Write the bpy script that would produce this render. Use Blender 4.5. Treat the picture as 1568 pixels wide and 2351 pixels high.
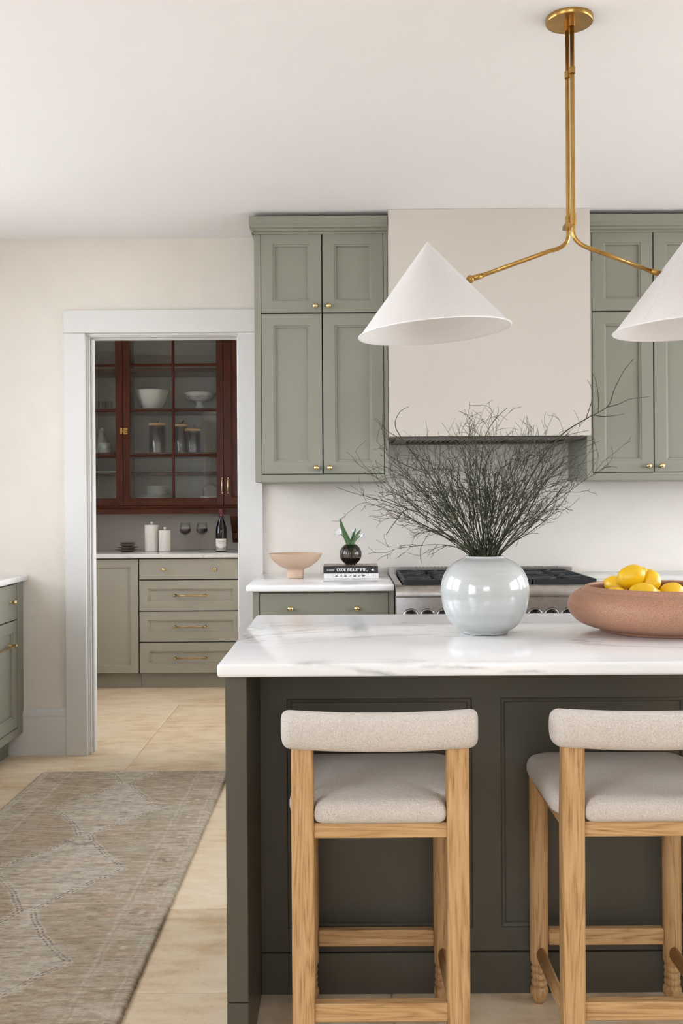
import bpy, bmesh, math, random
import numpy as np
from mathutils import Vector, Matrix

for o in list(bpy.data.objects):
    bpy.data.objects.remove(o, do_unlink=True)
SC = bpy.context.scene
COL = SC.collection
R = math.radians
PI = math.pi
random.seed(7)

# ------------------------------------------------------------------ camera
cd = bpy.data.cameras.new('camera')
cam = bpy.data.objects.new('camera', cd)
COL.objects.link(cam)
cam.location = (0, 0, 1.27)
cam.rotation_euler = (R(90), R(0.35), 0)
cd.lens = 35.0
cd.sensor_width = 36.0
cd.shift_x = -11 / 2351
cd.shift_y = -20.5 / 2351
cd.clip_start = 0.02
SC.camera = cam

# ------------------------------------------------------------------ world: even overcast sky, daylight enters through the windows
w = bpy.data.worlds.new('sky')
SC.world = w
w.use_nodes = True
bg = w.node_tree.nodes['Background']
bg.inputs['Color'].default_value = (0.905, 0.98, 1.11, 1)
bg.inputs['Strength'].default_value = 4.0

ROOM_H = 2.62
XL, XR, YB, YR = -2.28, 3.6, 5.06, -2.6      # left, right, back (range) and rear wall faces
PXL, PXR, PYB, PYF = -2.28, -0.12, 7.46, 5.20  # pantry
# windows: wall, from, to along the wall, sill, head
WIN_L = [(-1.9, 0.35, 0.75, 2.46), (2.10, 3.15, 1.04, 2.46), (3.35, 4.45, 1.04, 2.46)]
WIN_R = [(0.9, 2.7, 1.15, 2.48), (3.0, 4.85, 0.6, 2.48)]
WIN_REAR_FILL = [(-0.7, 0.8, 1.40, 2.48)]  # made-up window, added to brighten stools, seats and pendant shades
WIN_P = [(5.32, 6.45, 0.4, 2.42)]
WIN_PL_FILL = [(5.65, 6.45, 1.05, 2.36)]  # unseen window put in to give the pantry more light


def portal(name, loc, rot, sx, sy):
    l = bpy.data.lights.new(name, 'AREA')
    l.shape = 'RECTANGLE'
    l.size = sx
    l.size_y = sy
    l.energy = 1
    l.cycles.is_portal = True
    o = bpy.data.objects.new(name, l)
    COL.objects.link(o)
    o.location = loc
    o.rotation_euler = rot
    return o


for a, b, z0, z1 in WIN_L + WIN_PL_FILL:
    portal('window_portal', (XL - 0.16, (a + b) / 2, (z0 + z1) / 2), (0, R(-90), 0), z1 - z0, b - a)
for a, b, z0, z1 in WIN_R:
    portal('window_portal', (XR + 0.16, (a + b) / 2, (z0 + z1) / 2), (0, R(90), 0), z1 - z0, b - a)
for a, b, z0, z1 in WIN_REAR_FILL:
    portal('window_portal', ((a + b) / 2, YR - 0.16, (z0 + z1) / 2), (R(90), 0, 0), b - a, z1 - z0)
for a, b, z0, z1 in WIN_P:
    portal('window_portal', (PXR + 0.16, (a + b) / 2, (z0 + z1) / 2), (0, R(90), 0), z1 - z0, b - a)

vs = SC.view_settings
vs.view_transform = 'Standard'
vs.look = 'None'
vs.exposure = 1.62
vs.gamma = 1.0
vs.use_curve_mapping = False
SC.cycles.max_bounces = 7
SC.cycles.diffuse_bounces = 4
SC.cycles.use_adaptive_sampling = True
SC.cycles.adaptive_threshold = 0.08
SC.cycles.adaptive_min_samples = 20
SC.cycles.transparent_max_bounces = 14
SC.cycles.caustics_reflective = False
SC.cycles.caustics_refractive = False
SC.cycles.sample_clamp_indirect = 6.0

# ------------------------------------------------------------------ helpers
def lin(c):
    return tuple(((v / 255) / 12.92 if v / 255 <= 0.04045 else ((v / 255 + 0.055) / 1.055) ** 2.4) for v in c) + (1,)


class MB:
    """collects geometry for one mesh"""
    def __init__(s):
        s.v = []; s.f = []; s.sm = []

    def add(s, vs_, fs, smooth=False):
        n = len(s.v)
        s.v += [tuple(p) for p in vs_]
        for f in fs:
            s.f.append(tuple(i + n for i in f)); s.sm.append(smooth)
        return s

    def box(s, x0, x1, y0, y1, z0, z1, b=0.0):
        if x1 < x0: x0, x1 = x1, x0
        if y1 < y0: y0, y1 = y1, y0
        if z1 < z0: z0, z1 = z1, z0
        if b <= 0:
            vv = [(x, y, z) for z in (z0, z1) for y in (y0, y1) for x in (x0, x1)]
            return s.add(vv, [(0, 2, 3, 1), (4, 5, 7, 6), (0, 1, 5, 4), (2, 6, 7, 3), (0, 4, 6, 2), (1, 3, 7, 5)])
        b = min(b, (x1 - x0) * .45, (y1 - y0) * .45, (z1 - z0) * .45)
        vv = []; idx = {}
        lo = (x0, y0, z0); hi = (x1, y1, z1)
        for sx in (0, 1):
            for sy in (0, 1):
                for sz in (0, 1):
                    sg = (sx, sy, sz)
                    for ax in range(3):
                        p = []
                        for k in range(3):
                            e = hi[k] if sg[k] else lo[k]
                            if k != ax:
                                e += -b if sg[k] else b
                            p.append(e)
                        idx[(sx, sy, sz, ax)] = len(vv); vv.append(p)
        fs = []
        for ax in range(3):
            o1, o2 = [k for k in range(3) if k != ax]
            for sd in (0, 1):
                q = []
                for (a, c) in ((0, 0), (1, 0), (1, 1), (0, 1)):
                    sg = [0, 0, 0]; sg[ax] = sd; sg[o1] = a; sg[o2] = c
                    q.append(idx[(*sg, ax)])
                fs.append(tuple(q))
            for a in (0, 1):
                for c in (0, 1):
                    s0 = [0, 0, 0]; s1 = [0, 0, 0]
                    s0[o1] = s1[o1] = a; s0[o2] = s1[o2] = c; s1[ax] = 1
                    fs.append((idx[(*s0, o1)], idx[(*s1, o1)], idx[(*s1, o2)], idx[(*s0, o2)]))
        for sx in (0, 1):
            for sy in (0, 1):
                for sz in (0, 1):
                    fs.append(tuple(idx[(sx, sy, sz, k)] for k in range(3)))
        return s.add(vv, fs)

    def lathe(s, prof, seg=32, c=(0, 0, 0), smooth=True, mtx=None, close=False):
        vv = []; rows = []
        for r, z in prof:
            if r < 1e-6:
                rows.append([len(vv)]); vv.append((0, 0, z))
            else:
                rows.append(list(range(len(vv), len(vv) + seg)))
                vv += [(r * math.cos(2 * PI * k / seg), r * math.sin(2 * PI * k / seg), z) for k in range(seg)]
        fs = []
        pairs = list(zip(rows[:-1], rows[1:]))
        if close: pairs.append((rows[-1], rows[0]))
        for a, b in pairs:
            if len(a) == 1 and len(b) == 1: continue
            for k in range(seg):
                k2 = (k + 1) % seg
                if len(a) == 1: fs.append((a[0], b[k2], b[k]))
                elif len(b) == 1: fs.append((a[k], a[k2], b[0]))
                else: fs.append((a[k], a[k2], b[k2], b[k]))
        if mtx is not None:
            vv = [mtx @ Vector(p) for p in vv]
        vv = [(p[0] + c[0], p[1] + c[1], p[2] + c[2]) for p in vv]
        return s.add(vv, fs, smooth)

    def tube(s, pts, rad, seg=8, smooth=True, caps=True):
        pts = [Vector(p) for p in pts]
        n = len(pts)
        if not isinstance(rad, (list, tuple)): rad = [rad] * n
        vv = []; t0 = None; u = None
        for i, p in enumerate(pts):
            t = (pts[min(i + 1, n - 1)] - pts[max(i - 1, 0)])
            if t.length < 1e-9: t = Vector((0, 0, 1))
            t.normalize()
            if u is None:
                a = Vector((0, 0, 1)) if abs(t.z) < 0.9 else Vector((1, 0, 0))
                u = t.cross(a).normalized()
            else:
                u = (u - t * u.dot(t))
                if u.length < 1e-6: u = t.orthogonal()
                u.normalize()
            v = t.cross(u)
            for k in range(seg):
                an = 2 * PI * k / seg
                vv.append(p + (u * math.cos(an) + v * math.sin(an)) * rad[i])
        fs = []
        for i in range(n - 1):
            for k in range(seg):
                k2 = (k + 1) % seg
                fs.append((i * seg + k, i * seg + k2, (i + 1) * seg + k2, (i + 1) * seg + k))
        m0 = len(s.v)
        s.add(vv, fs, smooth)
        if caps:
            s.f.append(tuple(m0 + k for k in reversed(range(seg)))); s.sm.append(False)
            s.f.append(tuple(m0 + (n - 1) * seg + k for k in range(seg))); s.sm.append(False)
        return s

    def panel(s, x0, x1, z0, z1, t, rings, y=0.0):
        """slab facing -y; rings = [(inset, depth)...] step the front face inwards"""
        vv = []; fs = []
        def ring(ins, d):
            n = len(vv)
            vv.extend([(x0 + ins, y + d, z0 + ins), (x1 - ins, y + d, z0 + ins), (x1 - ins, y + d, z1 - ins), (x0 + ins, y + d, z1 - ins)])
            return [n, n + 1, n + 2, n + 3]
        prev = back = ring(0, t)
        for ins, d in [(0, 0.0015), (0.0015, 0)] + list(rings):
            cur = ring(ins, d)
            for k in range(4):
                k2 = (k + 1) % 4
                fs.append((prev[k], prev[k2], cur[k2], cur[k]))
            prev = cur
        fs.append(tuple(prev)); fs.append(tuple(reversed(back)))
        return s.add(vv, fs)

    def sphere(s, c, r, seg=20, rows=12, sc=(1, 1, 1), mtx=None):
        prof = [(math.sin(PI * i / rows) * r, -math.cos(PI * i / rows) * r) for i in range(rows + 1)]
        prof[0] = (0, -r); prof[-1] = (0, r)
        M = Matrix.Diagonal(Vector(sc))
        if mtx is not None: M = mtx @ M
        return s.lathe(prof, seg, c, True, M)

    def prism(s, poly, a0, a1, axis='x'):
        """extrude a 2-d polygon along an axis; poly is in the other two axes in order"""
        n = len(poly)
        def P(p, a):
            return {'x': (a, p[0], p[1]), 'y': (p[0], a, p[1]), 'z': (p[0], p[1], a)}[axis]
        vv = [P(p, a0) for p in poly] + [P(p, a1) for p in poly]
        fs = [tuple(range(n)), tuple(reversed(range(n, 2 * n)))]
        for k in range(n):
            k2 = (k + 1) % n
            fs.append((k, k + n, k2 + n, k2))
        return s.add(vv, fs)

    def build(s, name, mat, parent=None, bevel=0, bseg=2, auto=None):
        me = bpy.data.meshes.new(name)
        me.from_pydata(s.v, [], s.f)
        me.polygons.foreach_set('use_smooth', s.sm)
        bm = bmesh.new(); bm.from_mesh(me)
        if bevel:
            ed = [e for e in bm.edges if len(e.link_faces) == 2 and e.calc_face_angle(0) > R(40)]
            bmesh.ops.bevel(bm, geom=ed, offset=bevel, segments=bseg, profile=0.5, affect='EDGES', clamp_overlap=True)
            for f in bm.faces: f.smooth = True
        bmesh.ops.recalc_face_normals(bm, faces=bm.faces)
        bm.to_mesh(me); bm.free()
        if bevel:
            me.set_sharp_from_angle(angle=R(35))
        elif auto:
            me.set_sharp_from_angle(angle=R(auto))
        return link(name, me, mat, parent)


def soft(prof, it=2):
    """corner-cut a lathe profile so turned forms read as curves"""
    for _ in range(it):
        out = [prof[0]]
        for (a, b), (c, d) in zip(prof[:-1], prof[1:]):
            out += [(a * .75 + c * .25, b * .75 + d * .25), (a * .25 + c * .75, b * .25 + d * .75)]
        prof = out + [prof[-1]]
    return prof


def link(name, me, mat, parent=None):
    if mat is not None and not me.materials:
        me.materials.append(mat)
    o = bpy.data.objects.new(name, me)
    COL.objects.link(o)
    if parent is not None: o.parent = parent
    return o


def tag(o, label=None, cat=None, group=None, kind=None):
    if label: o['label'] = label
    if cat: o['category'] = cat
    if group: o['group'] = group
    if kind: o['kind'] = kind
    return o


def thing(name, label, cat, loc=(0, 0, 0), rz=0.0, group=None, kind=None):
    o = bpy.data.objects.new(name, None)
    o.empty_display_size = 0.05
    COL.objects.link(o)
    o.location = loc
    o.rotation_euler = (0, 0, rz)
    return tag(o, label, cat, group, kind)


def copy_tree(o, parent=None):
    c = o.copy()
    COL.objects.link(c)
    if parent is not None: c.parent = parent
    for ch in list(o.children):
        copy_tree(ch, c)
    return c


def bez(p0, p1, p2, n=8):
    p0, p1, p2 = Vector(p0), Vector(p1), Vector(p2)
    return [p0 * (1 - t) ** 2 + p1 * 2 * t * (1 - t) + p2 * t * t for t in [i / n for i in range(n + 1)]]


# ------------------------------------------------------------------ materials
class NT:
    def __init__(s, name):
        s.m = bpy.data.materials.new(name)
        s.m.use_nodes = True
        s.nt = s.m.node_tree
        s.b = s.nt.nodes['Principled BSDF']

    def n(s, typ, **kw):
        nd = s.nt.nodes.new('ShaderNode' + typ)
        for k, v in kw.items(): setattr(nd, k, v)
        return nd

    def l(s, a, b): s.nt.links.new(a, b)

    def co(s, scale=(1, 1, 1), kind='Object', rot=(0, 0, 0), loc=(0, 0, 0), rnd=0.0):
        tc = s.n('TexCoord'); mp = s.n('Mapping')
        src = tc.outputs[kind]
        if rnd:
            oi = s.n('ObjectInfo'); mu = s.n('Math', operation='MULTIPLY'); mu.inputs[1].default_value = rnd
            s.l(oi.outputs['Random'], mu.inputs[0])
            va = s.n('VectorMath', operation='ADD')
            s.l(src, va.inputs[0]); s.l(mu.outputs[0], va.inputs[1]); src = va.outputs[0]
        mp.inputs['Scale'].default_value = scale
        mp.inputs['Rotation'].default_value = rot
        mp.inputs['Location'].default_value = loc
        s.l(src, mp.inputs['Vector'])
        return mp.outputs['Vector']

    def noise(s, vec, scale=5, detail=4, rough=.55, dist=0.0):
        nd = s.n('TexNoise')
        nd.inputs['Scale'].default_value = scale; nd.inputs['Detail'].default_value = detail
        nd.inputs['Roughness'].default_value = rough; nd.inputs['Distortion'].default_value = dist
        s.l(vec, nd.inputs['Vector'])
        return nd.outputs['Fac']

    def ramp(s, fac, stops, interp='LINEAR'):
        nd = s.n('ValToRGB'); cr = nd.color_ramp; cr.interpolation = interp
        while len(cr.elements) < len(stops): cr.elements.new(0.5)
        for e, (p, c) in zip(cr.elements, stops):
            e.position = p; e.color = c if len(c) == 4 else tuple(c) + (1,)
        s.l(fac, nd.inputs['Fac'])
        return nd.outputs['Color']

    def mix(s, fac, a, b, mode='MIX'):
        nd = s.n('Mix', data_type='RGBA', blend_type=mode)
        for sock, v in ((nd.inputs[0], fac), (nd.inputs[6], a), (nd.inputs[7], b)):
            if hasattr(v, 'is_output') or isinstance(v, bpy.types.NodeSocket): s.l(v, sock)
            else: sock.default_value = v
        return nd.outputs[2]

    def math(s, op, a, b=None, c=None):
        nd = s.n('Math', operation=op)
        for i, v in enumerate((a, b, c)):
            if v is None: continue
            if isinstance(v, bpy.types.NodeSocket): s.l(v, nd.inputs[i])
            else: nd.inputs[i].default_value = v
        return nd.outputs[0]

    def bump(s, h, strength=.2, dist=.002, prev=None):
        nd = s.n('Bump'); nd.inputs['Strength'].default_value = strength; nd.inputs['Distance'].default_value = dist
        s.l(h, nd.inputs['Height'])
        if prev is not None: s.l(prev, nd.inputs['Normal'])
        return nd.outputs['Normal']

    def set(s, color=None, rough=None, metal=None, normal=None, spec=None, **kw):
        for nm, v in (('Base Color', color), ('Roughness', rough), ('Metallic', metal), ('Normal', normal), ('Specular IOR Level', spec)):
            if v is None: continue
            if isinstance(v, bpy.types.NodeSocket): s.l(v, s.b.inputs[nm])
            else: s.b.inputs[nm].default_value = v
        for k, v in kw.items():
            s.b.inputs[k].default_value = v
        return s.m


def m_plain(name, rgb, rough=.5, metal=0.0, var=.05, nscale=12, bump=0.0, bscale=80, spec=.5, **kw):
    t = NT(name); v = t.co(rnd=0)
    c = lin(rgb)
    f = t.noise(v, nscale, 4)
    d = tuple(x * (1 - var) for x in c[:3]) + (1,); h = tuple(min(1, x * (1 + var)) for x in c[:3]) + (1,)
    col = t.ramp(f, [(.3, d), (.7, h)])
    nrm = t.bump(t.noise(v, bscale, 3), bump, .001) if bump else None
    return t.set(col, rough, metal, nrm, spec, **kw)


def m_wall(name, rgb, var=.05):
    t = NT(name); v = t.co()
    c = lin(rgb)
    f1 = t.noise(v, 1.6, 6, .6, .6); f2 = t.noise(v, 9, 5, .6)
    f = t.math('ADD', t.math('MULTIPLY', f1, .7), t.math('MULTIPLY', f2, .3))
    col = t.ramp(f, [(.33, tuple(x * (1 - var) for x in c[:3])), (.68, tuple(min(1, x * (1 + var * .7)) for x in c[:3]))])
    n = t.bump(t.noise(v, 30, 5), .10, .003)
    return t.set(col, .9, 0, n, .2)


def m_marble(name, base=(240, 238, 236), vein=(120, 124, 116), scale=1.0, amount=1.0, rough=.12, rot=(0, 0, .35), extra=()):
    t = NT(name)
    v = t.co((1.0 * scale, 2.2 * scale, 2.2 * scale), rot=rot, rnd=3.0)
    n1 = t.noise(v, 1.3, 7, .58, 1.1)
    d1 = t.math('ABSOLUTE', t.math('SUBTRACT', n1, .5))
    thin = t.math('SUBTRACT', 1.0, t.math('MULTIPLY', d1, 42)); thin = t.math('MAXIMUM', thin, 0)
    n2 = t.noise(v, 2.6, 6, .6, .8)
    d2 = t.math('ABSOLUTE', t.math('SUBTRACT', n2, .47))
    fine = t.math('MAXIMUM', t.math('SUBTRACT', 1.0, t.math('MULTIPLY', d2, 60)), 0)
    msk = t.math('SMOOTH_MAX', t.math('MULTIPLY', t.math('SUBTRACT', t.noise(v, 1.1, 3), .47), 6), 0, .1)
    msk = t.math('MINIMUM', msk, 1)
    veins = t.math('MULTIPLY', t.math('ADD', t.math('MULTIPLY', thin, .75), t.math('MULTIPLY', fine, .30)), msk)
    cloud = t.math('MULTIPLY', t.math('MAXIMUM', t.math('SUBTRACT', t.noise(v, 1.7, 5), .5), 0), .55)
    if extra:   # single bold veins: planes through the slab, wavered by noise
        sx = t.n('SeparateXYZ'); t.l(t.co(), sx.inputs[0])
        wv = t.math('MULTIPLY', t.math('SUBTRACT', t.noise(t.co((1, 1, 1)), 9, 5, .6), .5), .034)
        brk = t.math('MINIMUM', t.math('MAXIMUM', t.math('MULTIPLY', t.math('SUBTRACT', t.noise(t.co((1, 1, 1), loc=(3, 1, 2)), 7, 4), .40), 6), 0), 1)
        for (a, x0, z0, b, xa, xb, wd_) in extra:
            q = t.math('ADD', sx.outputs[2], t.math('MULTIPLY', t.math('SUBTRACT', sx.outputs[0], x0), a))
            q = t.math('SUBTRACT', t.math('SUBTRACT', q, z0), t.math('MULTIPLY', sx.outputs[1], b))
            q = t.math('ABSOLUTE', t.math('ADD', q, wv))
            q = t.math('MAXIMUM', t.math('SUBTRACT', 1.0, t.math('DIVIDE', q, wd_)), 0)
            near = t.math('MINIMUM', t.math('MULTIPLY', t.math('SUBTRACT', sx.outputs[0], xa), 12), t.math('MULTIPLY', t.math('SUBTRACT', xb, sx.outputs[0]), 12))
            near = t.math('MINIMUM', t.math('MAXIMUM', near, 0), 1)
            fade = t.math('MAXIMUM', t.math('SUBTRACT', 1.0, t.math('MULTIPLY', sx.outputs[1], 14)), 0)
            veins = t.math('MAXIMUM', veins, t.math('MULTIPLY', t.math('MULTIPLY', t.math('MULTIPLY', q, near), fade), t.math('MULTIPLY', brk, .65)))
    fac = t.math('MINIMUM', t.math('MULTIPLY', t.math('ADD', veins, cloud), amount), 1)
    col = t.mix(fac, lin(base), lin(vein))
    return t.set(col, rough, 0, None, .5)


def m_stone(name):
    t = NT(name); v = t.co(rnd=37.0)
    a = t.noise(v, 3.2, 7, .62, .5); b = t.noise(t.co((6, 22, 6), rnd=11.0), 1, 5, .6); c = t.noise(v, 60, 3, .6)
    f = t.math('ADD', t.math('ADD', t.math('MULTIPLY', a, .5), t.math('MULTIPLY', b, .38)), t.math('MULTIPLY', c, .12))
    col = t.ramp(f, [(.34, lin((206, 174, 134))), (.48, lin((231, 209, 176))), (.62, lin((241, 224, 196)))])
    pit = t.noise(v, 120, 2, .5)
    pm = t.ramp(pit, [(.24, (1, 1, 1, 1)), (.30, (0, 0, 0, 1))])
    col = t.mix(t.math('MULTIPLY', pm, .45), col, lin((150, 110, 75)))
    oi = t.n('ObjectInfo')
    col = t.mix(t.math('MULTIPLY', oi.outputs['Random'], .10), col, lin((190, 160, 125)))
    n = t.bump(f, .12, .004)
    return t.set(col, .55, 0, n, .3)


def m_wood(name, dark, mid, light, axis='z', scale=1.0, rough=.5, ring=1.0, spec=.35, pore=.25):
    t = NT(name)
    st = {'x': (1.0, 16, 16), 'y': (16, 1.0, 16), 'z': (16, 16, 1.0)}[axis]
    v = t.co(tuple(q * scale for q in st), rnd=5.0)
    base = t.noise(v, 1.0, 3, .5, .3)
    lines = t.math('FRACT', t.math('MULTIPLY', base, 14.0 * ring))
    lines = t.math('ABSOLUTE', t.math('SUBTRACT', t.math('MULTIPLY', lines, 2), 1))
    fine = t.noise(t.co(tuple(q * scale * 20 * (1.0 if q > 2 else .45) for q in st), rnd=2.0), 1.0, 5, .72)
    f = t.math('ADD', t.math('MULTIPLY', lines, .20), t.math('MULTIPLY', fine, .80))
    col = t.ramp(f, [(.30, lin(dark)), (.48, lin(mid)), (.70, lin(light))])
    big = t.noise(t.co((5, 5, 5), rnd=2.0), 1, 3)
    col = t.mix(t.math('MULTIPLY', t.math('ABSOLUTE', t.math('SUBTRACT', big, .5)), .8), col, lin(mid))
    n = t.bump(fine, pore, .0012)
    return t.set(col, rough, 0, n, spec)


def m_fabric(name, rgb, rgb2, scale=1.0, strength=1.0):
    t = NT(name); v = t.co((1, 1, 1))
    vo = t.n('TexVoronoi'); vo.inputs['Scale'].default_value = 330 * scale; t.l(v, vo.inputs['Vector'])
    ns = t.noise(v, 330 * scale, 4, .65, .6)
    h = t.math('ADD', t.math('MULTIPLY', vo.outputs['Distance'], -.6), ns)
    col = t.ramp(ns, [(.32, lin(rgb2)), (.62, lin(rgb))])
    n = t.bump(h, strength, .0038)
    return t.set(col, .95, 0, n, .15, **{'Sheen Weight': .25})


def m_thin_glass(name, tint=(1, 1, 1), refl=.9, rough=.0, base=.04):
    t = NT(name)
    nt = t.nt
    out = nt.nodes['Material Output']
    tr = t.n('BsdfTransparent'); tr.inputs['Color'].default_value = tuple(tint) + (1,)
    gl = t.n('BsdfGlossy'); gl.inputs['Roughness'].default_value = rough
    lw = t.n('LayerWeight'); lw.inputs['Blend'].default_value = .25
    f = t.math('MULTIPLY_ADD', lw.outputs['Fresnel'], refl * .6, base)
    ms = t.n('MixShader')
    t.l(f, ms.inputs[0]); t.l(tr.outputs[0], ms.inputs[1]); t.l(gl.outputs[0], ms.inputs[2])
    t.l(ms.outputs[0], out.inputs['Surface'])
    return t.m


def m_brass(name, rgb, rough=.25, brushed=True):
    t = NT(name); v = t.co((4, 4, 4))
    f = t.noise(v, 6, 5, .6)
    c = lin(rgb)
    col = t.ramp(f, [(.3, tuple(x * .75 for x in c[:3])), (.7, c)])
    n = t.bump(t.noise(t.co((200, 200, 20)), 1, 2), .04, .0005) if brushed else None
    return t.set(col, rough, 1.0, n)


def m_shade(name):
    t = NT(name); nt = t.nt
    out = nt.nodes['Material Output']
    v = t.co((1, 1, 1))
    nz = t.noise(v, 420, 2, .6)
    col = t.ramp(nz, [(.3, lin((236, 232, 228))), (.7, lin((247, 244, 241)))])
    df = t.n('BsdfDiffuse'); tl = t.n('BsdfTranslucent')
    t.l(col, df.inputs['Color']); t.l(col, tl.inputs['Color'])
    b = t.bump(nz, .15, .0008); t.l(b, df.inputs['Normal'])
    ms = t.n('MixShader'); ms.inputs[0].default_value = .48
    t.l(df.outputs[0], ms.inputs[1]); t.l(tl.outputs[0], ms.inputs[2])
    t.l(ms.outputs[0], out.inputs['Surface'])
    return t.m


M = {}
M['wall'] = m_wall('limewash_wall', (219, 211, 199), .05)
M['plaster'] = m_wall('plaster_hood', (197, 188, 176), .03)
M['ceiling'] = m_plain('ceiling_paint', (239, 236, 234), .9, var=.01, nscale=2, spec=.2)
M['trim'] = m_plain('trim_paint', (210, 207, 201), .45, var=.015, nscale=4)
M['pantry_wall'] = m_plain('pantry_paint', (196, 188, 177), .8, var=.02, nscale=4, spec=.2)
M['cab'] = m_plain('cabinet_paint', (133, 131, 116), .42, var=.02, nscale=5, spec=.4)
M['cab_pantry'] = m_plain('pantry_cabinet_paint', (158, 153, 140), .42, var=.02, nscale=5, spec=.4)
M['cab_isl'] = m_plain('island_shaded_paint', (80, 76, 66), .4, var=.02, nscale=5, spec=.4)  # darkened cabinet tone: part of the island's shade is in this paint
M['gap'] = m_plain('gap_shade_paint', (16, 15, 13), .8, var=.02)  # shade between the cabinet fronts, given as near-black colour
M['marble'] = m_marble('marble_top')
M['marble_island'] = m_marble('marble_island_top', amount=.75, extra=[(.165, .24, .028, .03, .12, .62, .0085), (.067, .47, .023, .02, .36, .98, .006), (.10, 1.55, .03, .03, 1.3, 2.1, .006)])
M['marble_pantry'] = m_marble('marble_pantry_top', (214, 210, 206), (150, 148, 146), 2.2, 1.1, .1)
M['stone'] = m_stone('limestone')
M['grout'] = m_plain('grout', (222, 204, 176), .9, var=.08, nscale=30)
OAK = ((146, 106, 64), (190, 150, 102), (206, 170, 124))
M['oak_z'] = m_wood('oak_upright', *OAK, 'z')
M['oak_x'] = m_wood('oak_crosswise', *OAK, 'x')
M['oak_y'] = m_wood('oak_lengthwise', *OAK, 'y')
MAH = ((44, 16, 6), (62, 25, 9), (80, 35, 13))
M['mah_z'] = m_wood('mahogany_upright', *MAH, 'z', .7, .28, .6, .25, .06)
M['mah_x'] = m_wood('mahogany_crosswise', *MAH, 'x', .7, .28, .6, .25, .06)
M['boucle'] = m_fabric('boucle', (238, 228, 217), (214, 200, 185))
M['brass'] = m_brass('aged_brass', (188, 148, 84), .27)
M['brass_pol'] = m_brass('polished_brass', (236, 208, 152), .2, False)
M['bronze'] = m_brass('bronze_pull', (190, 160, 108), .28)
M['shade'] = m_shade('linen_shade')
M['shade_rim'] = m_plain('shade_binding', (240, 237, 233), .9, var=.02)
M['steel'] = m_brass('stainless', (178, 172, 166), .28)
M['steel_dark'] = m_plain('hood_liner', (92, 86, 80), .35, .8, .05)
M['iron'] = m_plain('cast_iron', (26, 26, 27), .55, 0, .2, 60, .2, 200)
M['enamel'] = m_plain('black_enamel', (12, 12, 13), .2)
M['glass'] = m_thin_glass('clear_glass', (.985, .985, .98), .55, .0, .015)
M['jar_glass'] = m_thin_glass('jar_glass', (.99, .99, .985), .9, .15, .10)
M['pane'] = m_thin_glass('old_pane', (.90, .91, .90), 1.0, .0, .035)
M['smoke'] = m_thin_glass('smoked_glass', (.36, .33, .31), 1.0)
M['wine'] = m_plain('red_wine', (28, 6, 9), .05, 0, .02)
M['bottle'] = m_plain('dark_bottle_glass', (9, 10, 9), .05, 0, .02)
M['capsule'] = m_plain('bottle_capsule', (88, 30, 36), .35)
M['paper'] = m_plain('label_paper', (226, 220, 212), .7, var=.02)
M['ink'] = m_plain('black_ink', (25, 24, 24), .7)
M['ink_white'] = m_plain('white_ink', (232, 230, 226), .7)
M['book_black'] = m_plain('black_book_cloth', (34, 33, 32), .55)
M['book_white'] = m_plain('white_book_cover', (232, 229, 225), .5, var=.02)
M['pages'] = m_plain('book_pages', (214, 204, 188), .9, var=.06, nscale=90)
M['tulip'] = m_plain('white_petal', (244, 243, 236), .6, var=.02, nscale=40, **{'Subsurface Weight': .15})
M['leaf'] = m_plain('tulip_leaf', (62, 98, 48), .45, var=.3, nscale=30)
M['stem'] = m_plain('tulip_stem', (104, 128, 62), .5, var=.2)
M['twig'] = m_plain('twig_bark', (62, 64, 45), .7, var=.45, nscale=30, spec=.25)
M['lemon'] = m_plain('lemon_skin', (238, 190, 22), .38, 0, .07, 20, .25, 190, **{'Subsurface Weight': .05})
M['clay'] = None
M['white_cer'] = m_plain('white_ceramic', (226, 223, 216), .25, var=.015)
M['canister'] = m_plain('matt_white_ceramic', (224, 218, 210), .55, var=.02)
M['dark_cer'] = m_plain('brown_stoneware', (98, 84, 72), .4, var=.2, nscale=40)
M['sage_cer'] = m_plain('sage_ceramic', (190, 194, 182), .3, var=.04)
M['bamboo'] = m_plain('bamboo_lid', (214, 170, 118), .5, var=.08, nscale=40)
M['dark_wood'] = m_plain('dark_wood_spoon', (60, 40, 30), .5, var=.2)
M['oats'] = m_plain('jar_filling', (186, 180, 168), .9, var=.2, nscale=90)
M['napkin'] = m_plain('folded_napkin', (222, 220, 222), .9, var=.03)
M['carrara_item'] = m_marble('marble_bowl', (206, 202, 197), (70, 68, 66), 7, 2.6, .25)


def m_clay():
    t = NT('speckled_terracotta'); v = t.co((1, 1, 1))
    a = t.noise(v, 430, 3, .75); b = t.noise(v, 7, 4)
    col = t.ramp(a, [(.33, lin((130, 90, 68))), (.5, lin((176, 131, 105))), (.72, lin((192, 148, 122)))])
    col = t.mix(t.math('MULTIPLY', b, .22), col, lin((160, 112, 88)))
    return t.set(col, .5, 0, t.bump(a, .15, .001), .35)


def m_bowl_tan():
    t = NT('speckled_tan_stoneware'); v = t.co((1, 1, 1))
    a = t.noise(v, 620, 3, .7)
    col = t.ramp(a, [(.30, lin((176, 146, 120))), (.55, lin((200, 172, 147)))])
    return t.set(col, .45, 0, None, .4)


def m_vase():
    t = NT('pale_glazed_ceramic'); v = t.co((1, 1, 1))
    a = t.noise(t.co((2, 2, 26)), 1, 4, .6); b = t.noise(v, 300, 2)
    col = t.ramp(a, [(.3, lin((172, 175, 171))), (.7, lin((192, 194, 190)))])
    return t.set(col, .14, 0, t.bump(a, .05, .002), .6, **{'Coat Weight': .5, 'Coat Roughness': .08})


M['clay'] = m_clay(); M['tan'] = m_bowl_tan(); M['vase'] = m_vase()

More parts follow.
